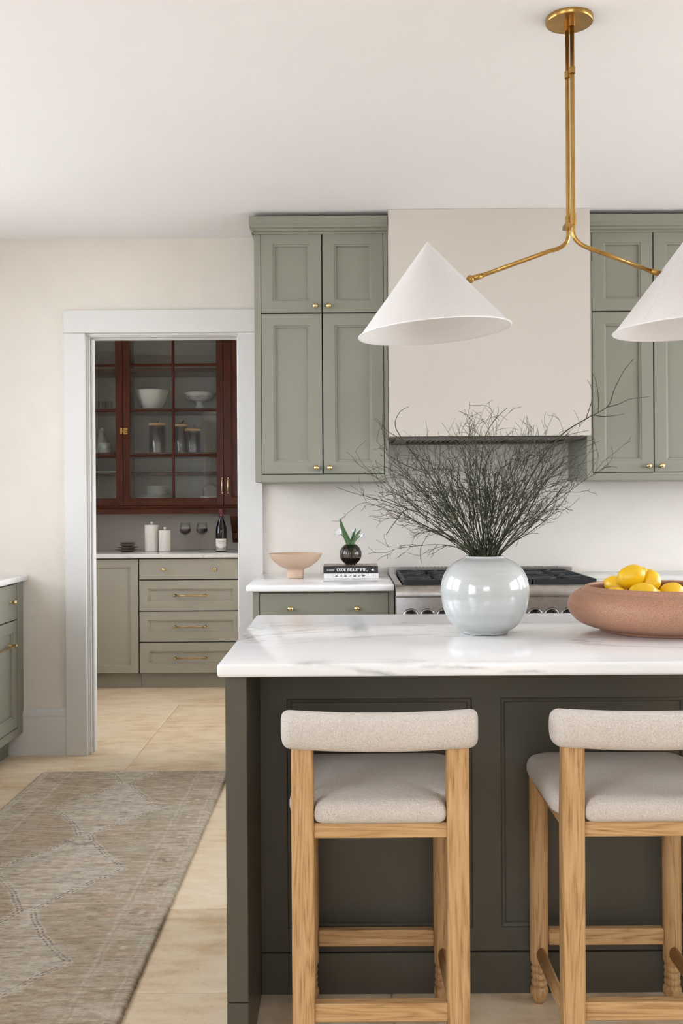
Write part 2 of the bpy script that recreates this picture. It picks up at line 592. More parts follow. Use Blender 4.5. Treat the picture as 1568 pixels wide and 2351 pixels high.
# ================================================================== the setting
def struct(name, mb, mat, label, cat, parent=None, **kw):
    o = mb.build(name, mat, parent, **kw)
    if parent is None: tag(o, label, cat, kind='structure')
    return o


T = 0.14
# ---- floor: grout bed with limestone slabs
fl = MB().box(XL - .2, XR + .2, YR - .2, PYB + .2, -.10, -.005)
floor = struct('floor', fl, M['grout'], 'beige limestone slab floor running through kitchen and pantry', 'floor')
rows = []
y = 2.59
while y > YR: y -= .53
ys = []
while y < 4.70:
    ys.append((y, y + .53)); y += .53
ys += [(4.71, 6.30), (6.30, 6.83), (6.83, 7.60)]
rng = random.Random(3)
for k, (a, b) in enumerate(ys):
    if a > 4.6:
        xs = [XL - .1, -1.065, .42, 1.9, 3.1, XR + .1] if a < 6 else [XL - .1, -.55, .9]
    else:
        xs = [XL - .1]
        x = -1.45 + .5 * (k % 2)
        while x < XR:
            xs.append(x); x += 1.06
        xs.append(XR + .1)
        # no joint in the strip of floor beside the island
        xs = [q if not (-.6 < q < -.2) else q - .45 for q in xs]
    for x0, x1 in zip(xs[:-1], xs[1:]):
        g = .0022
        MB().box(x0 + g, x1 - g, a + g, b - g, -.03, rng.uniform(-.0006, .0), .0018).build('tile', M['stone'], floor)

# ---- paved ground outside
struct('ground_outside', MB().box(XL - 9, XL - .2, -11, 14, -.40, -.30).box(XR + .2, XR + 9, -11, 14, -.40, -.30).box(PXR + .3, XR + .2, PYF + .3, 14, -.40, -.30),
       m_plain('pale_paving', (176, 170, 160), .9, var=.08, nscale=2), 'pale paving outside the windows', 'ground')

# ---- ceiling
struct('ceiling', MB().box(XL - .2, XR + .2, YR - .2, PYB + .2, ROOM_H, ROOM_H + .12), M['ceiling'],
       'smooth white painted ceiling above the kitchen', 'ceiling')


def wall_y(mb, x0, x1, y0, y1, holes):
    """wall in an x-z plane with rectangular holes (a,b,z0,z1)"""
    hs = sorted(holes); x = x0
    for a, b, z0, z1 in hs:
        mb.box(x, a, y0, y1, 0, ROOM_H)
        if z0 > 0: mb.box(a, b, y0, y1, 0, z0)
        mb.box(a, b, y0, y1, z1, ROOM_H)
        x = b
    return mb.box(x, x1, y0, y1, 0, ROOM_H)


def wall_x(mb, y0, y1, x0, x1, holes):
    hs = sorted(holes); y = y0
    for a, b, z0, z1 in hs:
        mb.box(x0, x1, y, a, 0, ROOM_H)
        if z0 > 0: mb.box(x0, x1, a, b, 0, z0)
        mb.box(x0, x1, a, b, z1, ROOM_H)
        y = b
    return mb.box(x0, x1, y, y1, 0, ROOM_H)


DX0, DX1, DZ = -1.308, -.545, 2.128     # doorway opening
struct('wall_back', wall_y(MB(), XL - T, XR + T, YB, PYF, [(DX0 - .012, DX1 + .012, 0, DZ + .012)]), M['wall'],
       'warm white limewashed wall with the pantry doorway and range', 'wall')
struct('wall_left', wall_x(MB(), YR - T, PYB + T, XL - T, XL, WIN_L + WIN_PL_FILL), M['wall'], 'left kitchen wall with tall windows above the counter', 'wall')
struct('wall_right', wall_x(MB(), YR - T, YB, XR, XR + T, WIN_R), M['wall'], 'right kitchen wall with windows', 'wall')
struct('wall_rear', wall_y(MB(), XL, XR, YR - T, YR, WIN_REAR_FILL), M['wall'], 'kitchen wall behind the camera with one added window', 'wall')
struct('wall_pantry_back', MB().box(PXL, PXR, PYB, PYB + T, 0, ROOM_H), M['pantry_wall'], 'taupe painted back wall of the pantry', 'wall')
struct('wall_pantry_right', wall_x(MB(), PYF, PYB + T, PXR, PXR + T, WIN_P), M['pantry_wall'], 'right pantry wall with a window', 'wall')

# ---- windows (frames, bars and panes)
def window(idx, axis, pos, a, b, z0, z1, inward, label):
    """axis 'x': window in a plane x=pos, spanning y a..b"""
    e = thing('window_%d' % idx, label, 'window', (pos, (a + b) / 2, z0) if axis == 'x' else ((a + b) / 2, pos, z0),
              R(90) if axis == 'x' else 0, kind='structure')
    h = z1 - z0; wd = b - a; f = .05
    fr = MB()
    fr.box(-wd / 2, -wd / 2 + f, -.04, .04, 0, h); fr.box(wd / 2 - f, wd / 2, -.04, .04, 0, h)
    fr.box(-wd / 2 + f, wd / 2 - f, -.04, .04, 0, f); fr.box(-wd / 2 + f, wd / 2 - f, -.04, .04, h - f, h)
    fr.box(-wd / 2 + f, wd / 2 - f, -.045, .045, h / 2 - .025, h / 2 + .025)
    fr.build('frame', M['trim'], e)
    n = 3
    bars = MB()
    for k in range(1, n):
        x = -wd / 2 + f + (wd - 2 * f) * k / n
        bars.box(x - .011, x + .011, -.015, .015, f, h / 2 - .025); bars.box(x - .011, x + .011, -.015, .015, h / 2 + .025, h - f)
    for zc in (h * .25 + .006, h * .75 - .006):
        bars.box(-wd / 2 + f, wd / 2 - f, -.0149, .0149, zc - .011, zc + .011)
    bars.build('glazing_bars', M['trim'], e)
    for k in range(n):
        x0 = -wd / 2 + f + (wd - 2 * f) * k / n; x1 = -wd / 2 + f + (wd - 2 * f) * (k + 1) / n
        for (p, q) in ((f, h * .25), (h * .25, h / 2 - .02), (h / 2 + .02, h * .75), (h * .75, h - f)):
            MB().box(x0, x1, -.002, .002, p, q).build('pane', M['window_pane'], e)
    return e


M['window_pane'] = m_thin_glass('window_pane', (1, 1, 1), .5, 0, .02)
i = 1
for a, b, z0, z1 in WIN_L:
    window(i, 'x', XL - .08, a, b, z0, z1, 1, ['sash window on the left wall nearest the rear', 'middle sash window on the left wall above the counter', 'sash window on the left wall nearest the pantry doorway'][i - 1]); i += 1
for k, (a, b, z0, z1) in enumerate(WIN_R):
    window(i, 'x', XR + .08, a, b, z0, z1, -1, ['wide sash window on the right wall beside the island', 'tall sash window on the right wall near the range'][k]); i += 1
for a, b, z0, z1 in WIN_REAR_FILL:
    window(i, 'y', YR - .08, a, b, z0, z1, 1, 'added unseen sash window behind the camera, brightens stools and shades'); i += 1
for a, b, z0, z1 in WIN_P:
    window(i, 'x', PXR + .08, a, b, z0, z1, -1, 'tall glazed window on the right pantry wall'); i += 1
for a, b, z0, z1 in WIN_PL_FILL:
    window(i, 'x', XL - .08, a, b, z0, z1, 1, 'added unseen sash window on the left pantry wall, brightens the pantry'); i += 1

# ---- doorway casing
tr = thing('trim_1', 'off-white wooden door casing framing the pantry doorway', 'door casing', ((DX0 + DX1) / 2, YB, 0), kind='structure')
cx = (DX0 + DX1) / 2


def tb(name, *boxes, b=.0015, mat='trim', parent=tr, off=(0, 0, 0)):
    m = MB()
    for q in boxes:
        m.box(q[0] - off[0], q[1] - off[0], q[2] - off[1], q[3] - off[1], q[4], q[5], b)
    return m.build(name, M[mat], parent)


OF = (cx, YB, 0)
for yf, yb, sfx in ((YB - .024, YB, ''), (PYF, PYF + .024, '')):
    tb('casing_leg', (-1.424, -1.318, yf, yb, 0, 2.138), off=OF)
    tb('casing_leg', (-.543, -.424, yf, yb, 0, 2.138), off=OF)
    tb('casing_head', (-1.428, -.420, min(yf, yb) - (.002 if yf < YB else 0), max(yf, yb) + (0 if yf < YB else .002), 2.139, 2.254), off=OF)
# jamb boards and stops
tb('jamb', (DX0 - .012, DX0, YB - .002, PYF + .002, 0, DZ), off=OF)
tb('jamb', (DX1, DX1 + .012, YB - .002, PYF + .002, 0, DZ), off=OF)
tb('jamb_head', (DX0 - .012, DX1 + .012, YB - .002, PYF + .002, DZ, DZ + .012), off=OF)
tb('door_stop', (DX0, DX0 + .012, YB + .045, YB + .085, 0, DZ), off=OF, b=.003)
tb('door_stop', (DX1 - .012, DX1, YB + .045, YB + .085, 0, DZ), off=OF, b=.003)
tb('door_stop', (DX0 + .012, DX1 - .012, YB + .045, YB + .085, DZ - .012, DZ), off=OF, b=.003)
tb('jamb_bead', (DX0, DX0 + .006, YB + .004, YB + .02, 0, DZ), off=OF, b=.002)
tb('jamb_bead', (DX1 - .006, DX1, YB + .004, YB + .02, 0, DZ), off=OF, b=.002)
tb('jamb_bead', (DX0 + .006, DX1 - .006, YB + .004, YB + .02, DZ - .006, DZ), off=OF, b=.002)
# ---- baseboard left of the doorway
bb = MB().prism([(YB, 0), (YB - .018, 0), (YB - .018, .198), (YB - .022, .200), (YB - .022, .206), (YB - .016, .212), (YB - .014, .224), (YB - .008, .232), (YB - .006, .238), (YB, .238)], -1.72, -1.4245, 'x')
struct('baseboard_back', bb, M['trim'], 'tall moulded off-white baseboard left of the pantry doorway', 'baseboard')

# ================================================================== cabinets
RINGS = lambda st: [(st, 0), (st + .002, .0035), (st + .009, .005), (st + .0115, .013)]


def knob(parent, x, z, mat='brass_pol', r=.0125, y=0.0):
    Mx = Matrix.Rotation(R(90), 3, 'X')   # lathe axis z -> -y
    prof = [(0, -.001), (.0095, -.001), (.0095, .002), (.006, .004), (.0055, .012), (.009, .015), (r, .020), (r * 1.02, .024), (r * .9, .0285), (r * .55, .0315), (0, .0325)]
    return MB().lathe(prof, 24, (x, y, z), True, Mx).build('knob', M[mat], parent)


def bar_pull(parent, xc, z, ln, mat='bronze', stand=.03, r=.005):
    m = MB()
    m.tube([(xc - ln / 2 + .012, -stand, z), (xc + ln / 2 - .012, -stand, z)], r, 12)
    for s in (-1, 1):
        x = xc + s * (ln / 2 - .012)
        m.lathe([(.0095, 0), (.0095, .003), (.006, .006), (.0052, .02), (.0065, stand - .004), (.0085, stand), (.0085, stand + .006), (.005, stand + .009), (0, stand + .009)], 14, (x, 0, z), True, Matrix.Rotation(R(90), 3, 'X'))
    return m.build('bar_pull', M[mat], parent)


def cabinet(name, label, x, y, z, w, h, d, fronts, frame=(.028, .02, .0, .035), mat='cab', rz=0.0, toe=0.0, group=None):
    """origin at the front left bottom corner, front faces local -y"""
    e = thing(name, label, 'cabinet', (x, y, z), rz, group)
    fl_, fr_, ft, fb = frame
    body = MB()
    z0 = toe
    body.box(0, w, .024, d, z0, h, .001)
    body.build('carcass', M[mat], e)
    ff = MB()
    if fl_: ff.box(0, fl_, 0, .0245, z0, h, .0008)
    if fr_: ff.box(w - fr_, w, 0, .0245, z0, h, .0008)
    if fb: ff.box(fl_, w - fr_, 0, .0245, z0, z0 + fb, .0008)
    if ft: ff.box(fl_, w - fr_, 0, .0245, h - ft, h, .0008)
    if ff.v: ff.build('face_frame', M[mat], e)
    if toe:
        MB().box(.0, w, .075, d, 0, toe).build('toe_kick', M[mat], e)
    # near-black sheet behind the fronts, shade of the gaps put into its colour
    MB().box(fl_ + .0005, w - fr_ - .0005, .0225, .0239, z0 + fb + .0005, h - ft - .0005).build('gap_shade_sheet', M['gap'], e)
    for q in fronts:
        g = .0028
        a, b, c, dd = q['x'][0] + g, q['x'][1] - g, q['z'][0] + g, q['z'][1] - g
        nm = q.get('name', 'door')
        m = MB()
        rg = RINGS(q['st']) if q.get('st') else []
        m.panel(a, b, c, dd, .020, rg)
        o = m.build(nm, M[mat], e)
        for (kx, kz) in q.get('knobs', []): knob(o, kx, kz, q.get('kmat', 'brass_pol'))
        for (px, pz, ln) in q.get('pulls', []): bar_pull(o, px, pz, ln, q.get('pmat', 'bronze'))
    return e


UY = 4.66
# ---- left upper cabinet with crown
def upper(name, label, x0, x1, fl_, fr_, d0, dm, d1, knob_in=.031):
    w_ = x1 - x0; h = 2.62 - 1.37
    L = lambda v: v - x0
    Z = lambda v: v - 1.37
    fr = []
    st = .055
    for (a, b, side) in ((d0, dm, 1), (dm, d1, -1)):
        kx = L(dm) - side * knob_in
        fr.append(dict(x=(L(a), L(b)), z=(Z(1.405), Z(2.160)), st=st, knobs=[(kx, Z(1.435))]))
        fr.append(dict(x=(L(a), L(b)), z=(Z(2.160), Z(2.540)), st=st, knobs=[(kx, Z(2.191))]))
    return cabinet(name, label, x0, UY, 1.37, w_, h - .003, YB - UY - .002, fr, (fl_, fr_, Z(2.617) - Z(2.540), .035))


uc = upper('wall_cabinet', 'sage grey four-door wall cabinet left of the plaster hood', -.425, .199, .030, .018, -.395, -.1075, .181)
uc2 = upper('wall_cabinet', 'sage grey four-door wall cabinet right of the plaster hood', 1.128, 1.758, .026, .026, 1.154, 1.443, 1.732)


def crown(e, x0, x1, left):
    m = MB()
    ox, oy, oz = e.location
    lft = .018 if left else 0.0
    m.box(x0 - lft - ox, x1 - ox, 4.600 - oy, YB - .003 - oy, 2.563 - oz, 2.599 - oz, .0015)
    m.box(x0 - lft * .8 - ox, x1 - ox, 4.603 - oy, YB - .003 - oy, 2.556 - oz, 2.5635 - oz)
    pr = [(4.605, 2.556), (4.608, 2.549), (4.622, 2.545), (4.626, 2.538), (4.645, 2.534), (4.648, 2.528), (4.665, 2.528), (4.665, 2.556)]
    m.prism([(a - oy, b - oz) for a, b in pr], x0 - lft * .55 - ox, x1 - ox, 'x')
    if left:
        m.prism([(-(4.665 - a) * .3 + x0 - ox, b - oz) for a, b in pr], 4.62 - oy, YB - .003 - oy, 'y')
    m.build('crown_moulding', M['cab'], e)


crown(uc, -.425, .199, True)
crown(uc2, 1.128, 1.758, False)
cabinet('wall_cabinet', 'sage grey wall cabinet furthest right, past the four-door one', 1.760, UY, 1.37, .62, 1.245, .398,
        [dict(x=(.02, .31), z=(.035, 1.17), st=.055), dict(x=(.31, .60), z=(.035, 1.17), st=.055)], (.02, .02, .075, .035))

# ---- plaster hood
hood = thing('range_hood', 'boxy cream plaster range hood between the wall cabinets', 'range hood', (.665, 4.575, 1.575))
hb = MB()
x0, x1, y1, h = -.464, .462, YB - .001 - 4.575, ROOM_H - 1.575 - .001
# shell open below: four walls and a recessed lid
hb.box(x0, x1, 0, .03, 0, h); hb.box(x0, x0 + .03, .03, y1, 0, h); hb.box(x1 - .03, x1, .03, y1, 0, h)
hb.build('shell', M['plaster'], hood)
MB().box(x0 + .03, x1 - .03, .03, y1, .010, .02).box(x0 + .03, x0 + .09, .03, y1, -.012, .010).box(x1 - .09, x1 - .03, .03, y1, -.012, .010) \
    .box(x0 + .09, x1 - .09, .03, .09, -.012, .010).box(x0 + .09, x1 - .09, y1 - .05, y1, -.012, .010).build('liner', M['steel_dark'], hood)
for k in range(3):
    fx = x0 + .10 + k * .245
    m = MB().box(fx, fx + .235, .10, y1 - .06, .002, .0099)
    for j in range(9):
        m.box(fx + .012 + j * .025, fx + .022 + j * .025, .11, y1 - .07, -.004, .002)
    m.build('baffle_filter', M['steel'], hood)

# ---- base cabinets on the range wall
BY = 4.345
base_l = cabinet('base_cabinet', 'sage grey drawer cabinet with two brass knobs left of the range', -.411, BY, 0, .616, .885, YB - BY - .002,
        [dict(name='drawer', x=(.028, .595), z=(.690, .881), knobs=[(.165, .811), (.454, .811)], kmat='brass_pol'),
         dict(name='drawer', x=(.028, .595), z=(.415, .690), st=.05, pulls=[(.311, .56, .22)]),
         dict(name='drawer', x=(.028, .595), z=(.135, .415), st=.05, pulls=[(.311, .29, .22)])], (.028, .021, .004, .035), toe=.1)
base_r = cabinet('base_cabinet', 'sage grey base cabinet right of the range behind the lemon bowl', 1.128, BY, 0, 1.25, .885, YB - BY - .002,
        [dict(name='drawer', x=(.02, .62), z=(.690, .881), knobs=[(.16, .811), (.48, .811)]),
         dict(name='drawer', x=(.62, 1.23), z=(.690, .881), knobs=[(.78, .811), (1.08, .811)]),
         dict(x=(.02, .32), z=(.135, .690), st=.055, knobs=[(.29, .65)]), dict(x=(.32, .62), z=(.135, .690), st=.055, knobs=[(.35, .65)]),
         dict(x=(.62, .925), z=(.135, .690), st=.055, knobs=[(.895, .65)]), dict(x=(.925, 1.23), z=(.135, .690), st=.055, knobs=[(.955, .65)])],
        (.02, .02, .004, .035), toe=.1)


def slab(name, label, x0, x1, y0, y1, z0, z1, mat='marble', r=.006, parent=None, cat='countertop'):
    m = MB().box(0, x1 - x0, 0, y1 - y0, 0, z1 - z0)
    o = m.build(name, M[mat], parent, bevel=r, bseg=3)
    o.location = (x0, y0, z0)
    return tag(o, label, cat)


slab('countertop', 'white marble countertop under the tan bowl and books', -.437, .207, 4.317, YB - .001, .887, .915)
slab('countertop', 'white marble countertop right of the range', 1.126, 2.38, 4.317, YB - .001, .887, .915)

# ---- left wall run (fronts face +x)
LX = -1.645
L0 = 1.40
ln_ = YB - .004 - L0
def lx(d): return d - L0
lr = cabinet('base_cabinet', 'sage green base cabinet along the left wall with brass knob and bar pull', LX, L0, 0, ln_, .885, abs(XL - LX) - .002,
        [dict(name='drawer', x=(lx(4.22), lx(4.965)), z=(.70, .880), knobs=[(lx(4.865), .794), (lx(4.32), .794)]),
         dict(name='pull_out', x=(lx(4.22), lx(4.965)), z=(.16, .70), st=.055, pulls=[(lx(4.62), .585, .48)]),
         dict(name='drawer', x=(lx(3.45), lx(4.20)), z=(.70, .880), knobs=[(lx(3.6), .794), (lx(4.05), .794)]),
         dict(x=(lx(3.45), lx(3.825)), z=(.16, .70), st=.055, knobs=[(lx(3.79), .66)]), dict(x=(lx(3.825), lx(4.20)), z=(.16, .70), st=.055, knobs=[(lx(3.86), .66)]),
         dict(x=(lx(2.70), lx(3.44)), z=(.16, .88), st=.055, knobs=[(lx(3.40), .83)]), dict(x=(lx(1.42), lx(2.69)), z=(.16, .88), st=.055)],
        (.02, ln_ - lx(4.968), .004, .04), rz=R(90), toe=.118)
slab('countertop', 'white marble countertop along the left wall', XL + .001, LX + .025, L0 - .02, YB - .001, .887, .917)

# ================================================================== island
IX0, IX1 = -.289, 2.35
isl = thing('kitchen_island', 'grey-green kitchen island, shade put into its paint, with recessed panels behind the stools', 'kitchen island', (0, 2.58, 0))
PY = 2.58
m = MB()
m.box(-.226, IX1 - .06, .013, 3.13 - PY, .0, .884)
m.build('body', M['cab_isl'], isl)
# panelled back facing the stools: frame and recessed panels
panels = [(-.158, .322), (.396, .876), (.950, 1.430), (1.504, 1.984)]
fr = MB()
zt, zb = .763, .168
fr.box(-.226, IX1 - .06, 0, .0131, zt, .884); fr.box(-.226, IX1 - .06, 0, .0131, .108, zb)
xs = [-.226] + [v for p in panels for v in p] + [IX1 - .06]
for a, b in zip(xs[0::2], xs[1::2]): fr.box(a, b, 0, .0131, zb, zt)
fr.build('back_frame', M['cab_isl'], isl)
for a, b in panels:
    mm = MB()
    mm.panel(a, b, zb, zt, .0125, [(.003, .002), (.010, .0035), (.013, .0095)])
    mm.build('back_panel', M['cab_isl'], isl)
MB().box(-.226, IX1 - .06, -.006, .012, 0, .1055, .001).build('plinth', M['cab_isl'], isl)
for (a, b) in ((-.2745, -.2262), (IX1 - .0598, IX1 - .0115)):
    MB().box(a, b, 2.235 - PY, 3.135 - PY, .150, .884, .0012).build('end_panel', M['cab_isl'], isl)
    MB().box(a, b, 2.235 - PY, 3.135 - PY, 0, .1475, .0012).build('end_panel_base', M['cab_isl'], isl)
slab('countertop', 'thick white marble island countertop with grey-green veins', IX0, IX1, 2.203, 3.175, .885, .915, 'marble_island', r=.007)

# ================================================================== range
rg = thing('gas_range', 'stainless steel gas range with black cast-iron grates under the hood', 'range', (.665, 4.25, 0))
W2 = .4555
b = MB()
b.box(-W2, W2, .045, .795, .09, .900, .002)
b.build('body', M['steel'], rg)
MB().box(-W2 + .02, W2 - .02, .08, .75, .0, .09).build('toe_panel', M['enamel'], rg)
# bullnose front rail
pr = [(.05, .866), (.0, .866)] + [(.0 - .02 * math.sin(PI * t / 10) * 0 + .02 - .02 * math.cos(0) + .022 * (1 - math.cos(PI / 2 * t / 10)), .870 + .045 * math.sin(PI / 2 * t / 10)) for t in range(11)] + [(.05, .915)]
mb = MB(); mb.prism(pr, -W2, W2, 'x'); mb.build('bullnose_rail', M['steel'], rg, bevel=.002)
MB().prism([(.046, .866), (.024, .866), (.012, .735), (.046, .735)], -W2 + .003, W2 - .003, 'x').build('control_panel', M['steel'], rg)
for kx in (.274, .345, .416, .736, .806, .877, .948, 1.02):
    kb = MB()
    Mx = Matrix.Rotation(R(90), 3, 'X')
    kb.lathe([(0, 0), (.0345, 0), (.0345, .006), (.030, .011), (.027, .0115), (.0265, .006)], 28, (kx - .665, .019, .783), True, Mx)
    ko = kb.build('knob_bezel', M['steel'], rg)
    MB().lathe([(.0255, .004), (.0255, .018), (.021, .032), (.018, .034), (0, .034)], 28, (kx - .665, .019, .783), True, Mx).box(kx - .665 - .003, kx - .665 + .003, -.018, -.013, .765, .803).build('knob', M['enamel'], ko)
txt_oven = None
d = MB().box(-W2 + .01, W2 - .01, .012, .046, .16, .725, .003); do = d.build('oven_door', M['steel'], rg)
MB().box(-.28, .28, .0105, .0121, .30, .60).build('oven_window', M['enamel'], do)
MB().tube([(-.38, -.035, .69), (.38, -.035, .69)], .012, 12).tube([(-.35, -.035, .69), (-.35, .013, .69)], .009, 8).tube([(.35, -.035, .69), (.35, .013, .69)], .009, 8).build('oven_handle', M['steel'], do)
# cooktop pan with side rims
MB().box(-W2 + .032, W2 - .032, .05, .70, .895, .9035).build('cooktop', M['enamel'], rg)
for s in (-1, 1):
    MB().box(s * W2, s * (W2 - .03), .048, .70, .895, .917, .002).build('side_rim', M['steel'], rg)
# slotted back riser
rs = MB().box(-W2, W2, .705, .716, .895, .946).box(-W2, W2, .784, .795, .895, .946).box(-W2, -W2 + .05, .716, .784, .895, .946).box(W2 - .05, W2, .716, .784, .895, .946)
rs.box(-W2 + .05, W2 - .05, .716, .784, .895, .915)
rs.build('back_riser', M['steel'], rg)
n = 44
for k in range(n):
    xx = -W2 + .055 + (2 * W2 - .11) * k / (n - 1)
    MB().box(xx - .0045, xx + .0045, .714, .786, .934, .9455).build('vent_slat', M['steel'], rg)


def grate(xc, wd):
    g = MB(); y0, y1 = .065, .685; z0, z1 = .904, .936; t = .012
    g.box(xc - wd / 2, xc - wd / 2 + t, y0, y1, z0 + .006, z1, .002); g.box(xc + wd / 2 - t, xc + wd / 2, y0, y1, z0 + .006, z1, .002)
    for yy in (y0, y1 - t, (y0 + y1) / 2 - t / 2):
        g.box(xc - wd / 2 + t, xc + wd / 2 - t, yy, yy + t, z0 + .008, z1, .002)
    for fx in (-1, 1):
        for fy in (y0, y1 - .03):
            g.box(xc + fx * (wd / 2 - .02) - .012, xc + fx * (wd / 2 - .02) + .012, fy, fy + .03, z0, z0 + .01)
    for yc in (y0 + .16, y1 - .16):
        for a in range(8):
            an = PI / 4 * a + PI / 8
            dx, dy = math.cos(an), math.sin(an)
            r1 = min((wd / 2 - .006) / max(abs(dx), 1e-3), .150 / max(abs(dy), 1e-3))
            p, q = (xc + dx * .035, yc + dy * .035, z1 - .009), (xc + dx * r1, yc + dy * r1, z1 - .009)
            px, py = -dy * .006, dx * .006
            vv = []
            for (x, y_, z) in (p, q):
                for sg in (-1, 1):
                    for zz in (z1 - .020, z1):
                        vv.append((x + sg * px, y_ + sg * py, zz))
            g.add(vv, [(0, 1, 3, 2), (4, 6, 7, 5), (0, 4, 5, 1), (2, 3, 7, 6), (1, 5, 7, 3), (0, 2, 6, 4)])
    return g.build('grate', M['iron'], rg)


for xc in (-.281, 0, .281):
    grate(xc, .274)
    for yc in (.225, .525):
        MB().lathe([(0, .9035), (.055, .9035), (.055, .908), (.045, .912), (.040, .912), (.040, .919), (.036, .922), (0, .922)], 24, (xc, yc, 0)).build('burner', M['iron'], rg)

# ================================================================== bar stools
def loft(mb, rings_, cap=True, smooth=True):
    n = len(rings_[0]); vv = [p for r_ in rings_ for p in r_]; fs = []
    for i in range(len(rings_) - 1):
        for k in range(n):
            k2 = (k + 1) % n
            fs.append((i * n + k, i * n + k2, (i + 1) * n + k2, (i + 1) * n + k))
    if cap:
        fs.append(tuple(reversed(range(n)))); fs.append(tuple(range((len(rings_) - 1) * n, len(rings_) * n)))
    return mb.add(vv, fs, smooth)


def rrect(cx, cy, hx, hy, r, z, seg=5):
    pts = []
    r = min(r, hx * .98, hy * .98)
    for (sx, sy, a0) in ((1, 1, 0), (-1, 1, 90), (-1, -1, 180), (1, -1, 270)):
        for k in range(seg + 1):
            a = R(a0 + 90 * k / seg)
            pts.append((cx + sx * (hx - r) + r * math.cos(a), cy + sy * (hy - r) + r * math.sin(a), z))
    return pts


def cushion(mb, x0, x1, y0, y1, z0, z1, r, crown_, fn=None):
    cx_, cy_, hx, hy = (x0 + x1) / 2, (y0 + y1) / 2, (x1 - x0) / 2, (y1 - y0) / 2
    lay = [(.010, z0), (.003, z0 + .006), (0, z0 + .016), (0, z0 + (z1 - z0) * .5), (.003, z0 + (z1 - z0) * .72), (.010, z0 + (z1 - z0) * .88), (.020, z1 - .002), (.034, z1)]
    rings_ = [rrect(cx_, cy_, hx - i_, hy - i_, r, z, 6) for i_, z in lay]
    top = [.08, .3, .55, .78, .94]
    base = rings_[-1]
    for q in top:
        s_ = 1 - q
        rings_.append([(cx_ + (p[0] - cx_) * s_, cy_ + (p[1] - cy_) * s_, z1 + crown_ * (1 - s_ * s_)) for p in base])
    return loft(mb, rings_)


def make_stool():
    e = thing('bar_stool', 'x', 'bar stool', (0, 0, 0))
    RY, FY, SX = -.183, .186, .167
    for s in (-1, 1):
        m = MB(); rg_ = []
        for z, k in ((0, .019), (.004, .024), (.10, .024), (.30, .0245), (.60, .0245), (.762, .0235)):
            rg_.append(rrect(s * SX, RY + (-.008 * max(0, (z - .55) / .2)), k, k, .008, z, 4))
        loft(m, rg_).build('back_leg', M['oak_z'], e, auto=40)
    prof = [(0, 0), (.011, 0), (.013, .006), (.019, .012), (.0225, .024), (.023, .036), (.021, .041), (.0165, .044), (.0195, .048), (.0205, .053), (.0195, .058), (.0165, .061), (.0195, .065), (.0205, .070), (.0195, .075),
            (.0165, .078), (.0195, .082), (.0205, .087), (.0195, .092), (.0165, .095), (.020, .100), (.0222, .106), (.0228, .12), (.0235, .30), (.0235, .577)]
    for s in (-1, 1):
        MB().lathe(prof + [(0, .577)], 22, (s * SX * 1.01, FY, 0)).build('front_leg', M['oak_z'], e, auto=50)
    q = SX - .023
    MB().box(-q, q, RY - .016, RY + .014, .549, .581, .002).build('seat_rail', M['oak_x'], e)
    MB().box(-q, q, FY - .015, FY + .012, .535, .578, .002).build('seat_rail', M['oak_x'], e)
    for s in (-1, 1):
        MB().box(s * SX - .012, s * SX + .012, RY + .024, FY - .022, .549, .578, .002).build('seat_rail', M['oak_y'], e)
    MB().box(-q - .001, q + .001, RY - .014, RY + .014, .151, .191, .003).build('stretcher', M['oak_x'], e)
    MB().box(-q - .002, q + .002, FY - .012, FY + .012, .149, .190, .003).build('stretcher', M['oak_x'], e)
    for s in (-1, 1):
        m = MB(); rg_ = []
        for yy, zc in ((RY + .022, .130), (FY - .020, .130)):
            rg_.append([(s * SX + .012 * math.cos(2 * PI * k / 16), yy, zc + .019 * math.sin(2 * PI * k / 16)) for k in range(16)])
        loft(m, rg_).build('stretcher', M['oak_y'], e)
    c = MB()
    cushion(c, -.200, .200, RY + .026, FY + .030, .577, .634, .045, .008)
    cushion(c, -.1425, .1425, RY - .028, FY - .03, .5815, .6335, .014, .006)
    c.build('seat_cushion', M['boucle'], e, auto=60)
    # padded back rest, bowed around the sitter
    rg_ = []
    N = 44
    for i_ in range(N + 1):
        t = -1 + 2 * i_ / N
        xx = .2115 * t
        t = math.copysign(1 - (1 - abs(t)) ** 1.5, t) if abs(t) > .6 else t
        xx = .2115 * t
        edge = min(1.0, max(0.0, (abs(t) - .915) / .085))
        sc = math.sqrt(max(0.0, 1 - edge * edge)) * .42 + .58
        yc = -.222 + .025 * t * t
        ang = -2 * .025 * t / .2115
        pr_ = []
        for k in range(28):
            a = 2 * PI * k / 28
            ca, sa = math.cos(a), math.sin(a)
            ex = .034 * math.copysign(abs(ca) ** .8, ca) * sc; ez = .0405 * math.copysign(abs(sa) ** .8, sa) * sc
            sag = -.003 * (1 - t * t)
            pr_.append((xx - ex * math.sin(ang) * 0.6, yc + ex, .785 + ez + sag))
        rg_.append(pr_)
    loft(MB(), rg_).build('back_rest', M['boucle'], e, auto=60)
    return e


st1 = make_stool()
st1.location = (.069, 2.340, 0)
st1['group'] = 'counter stools at the island'
st1['label'] = 'oak bar stool with cream boucle seat, nearest the island corner'
st2 = copy_tree(st1)
st2.location = (.651, 2.340, 0)
st2['label'] = 'oak bar stool with cream boucle seat, cut off by right frame edge'

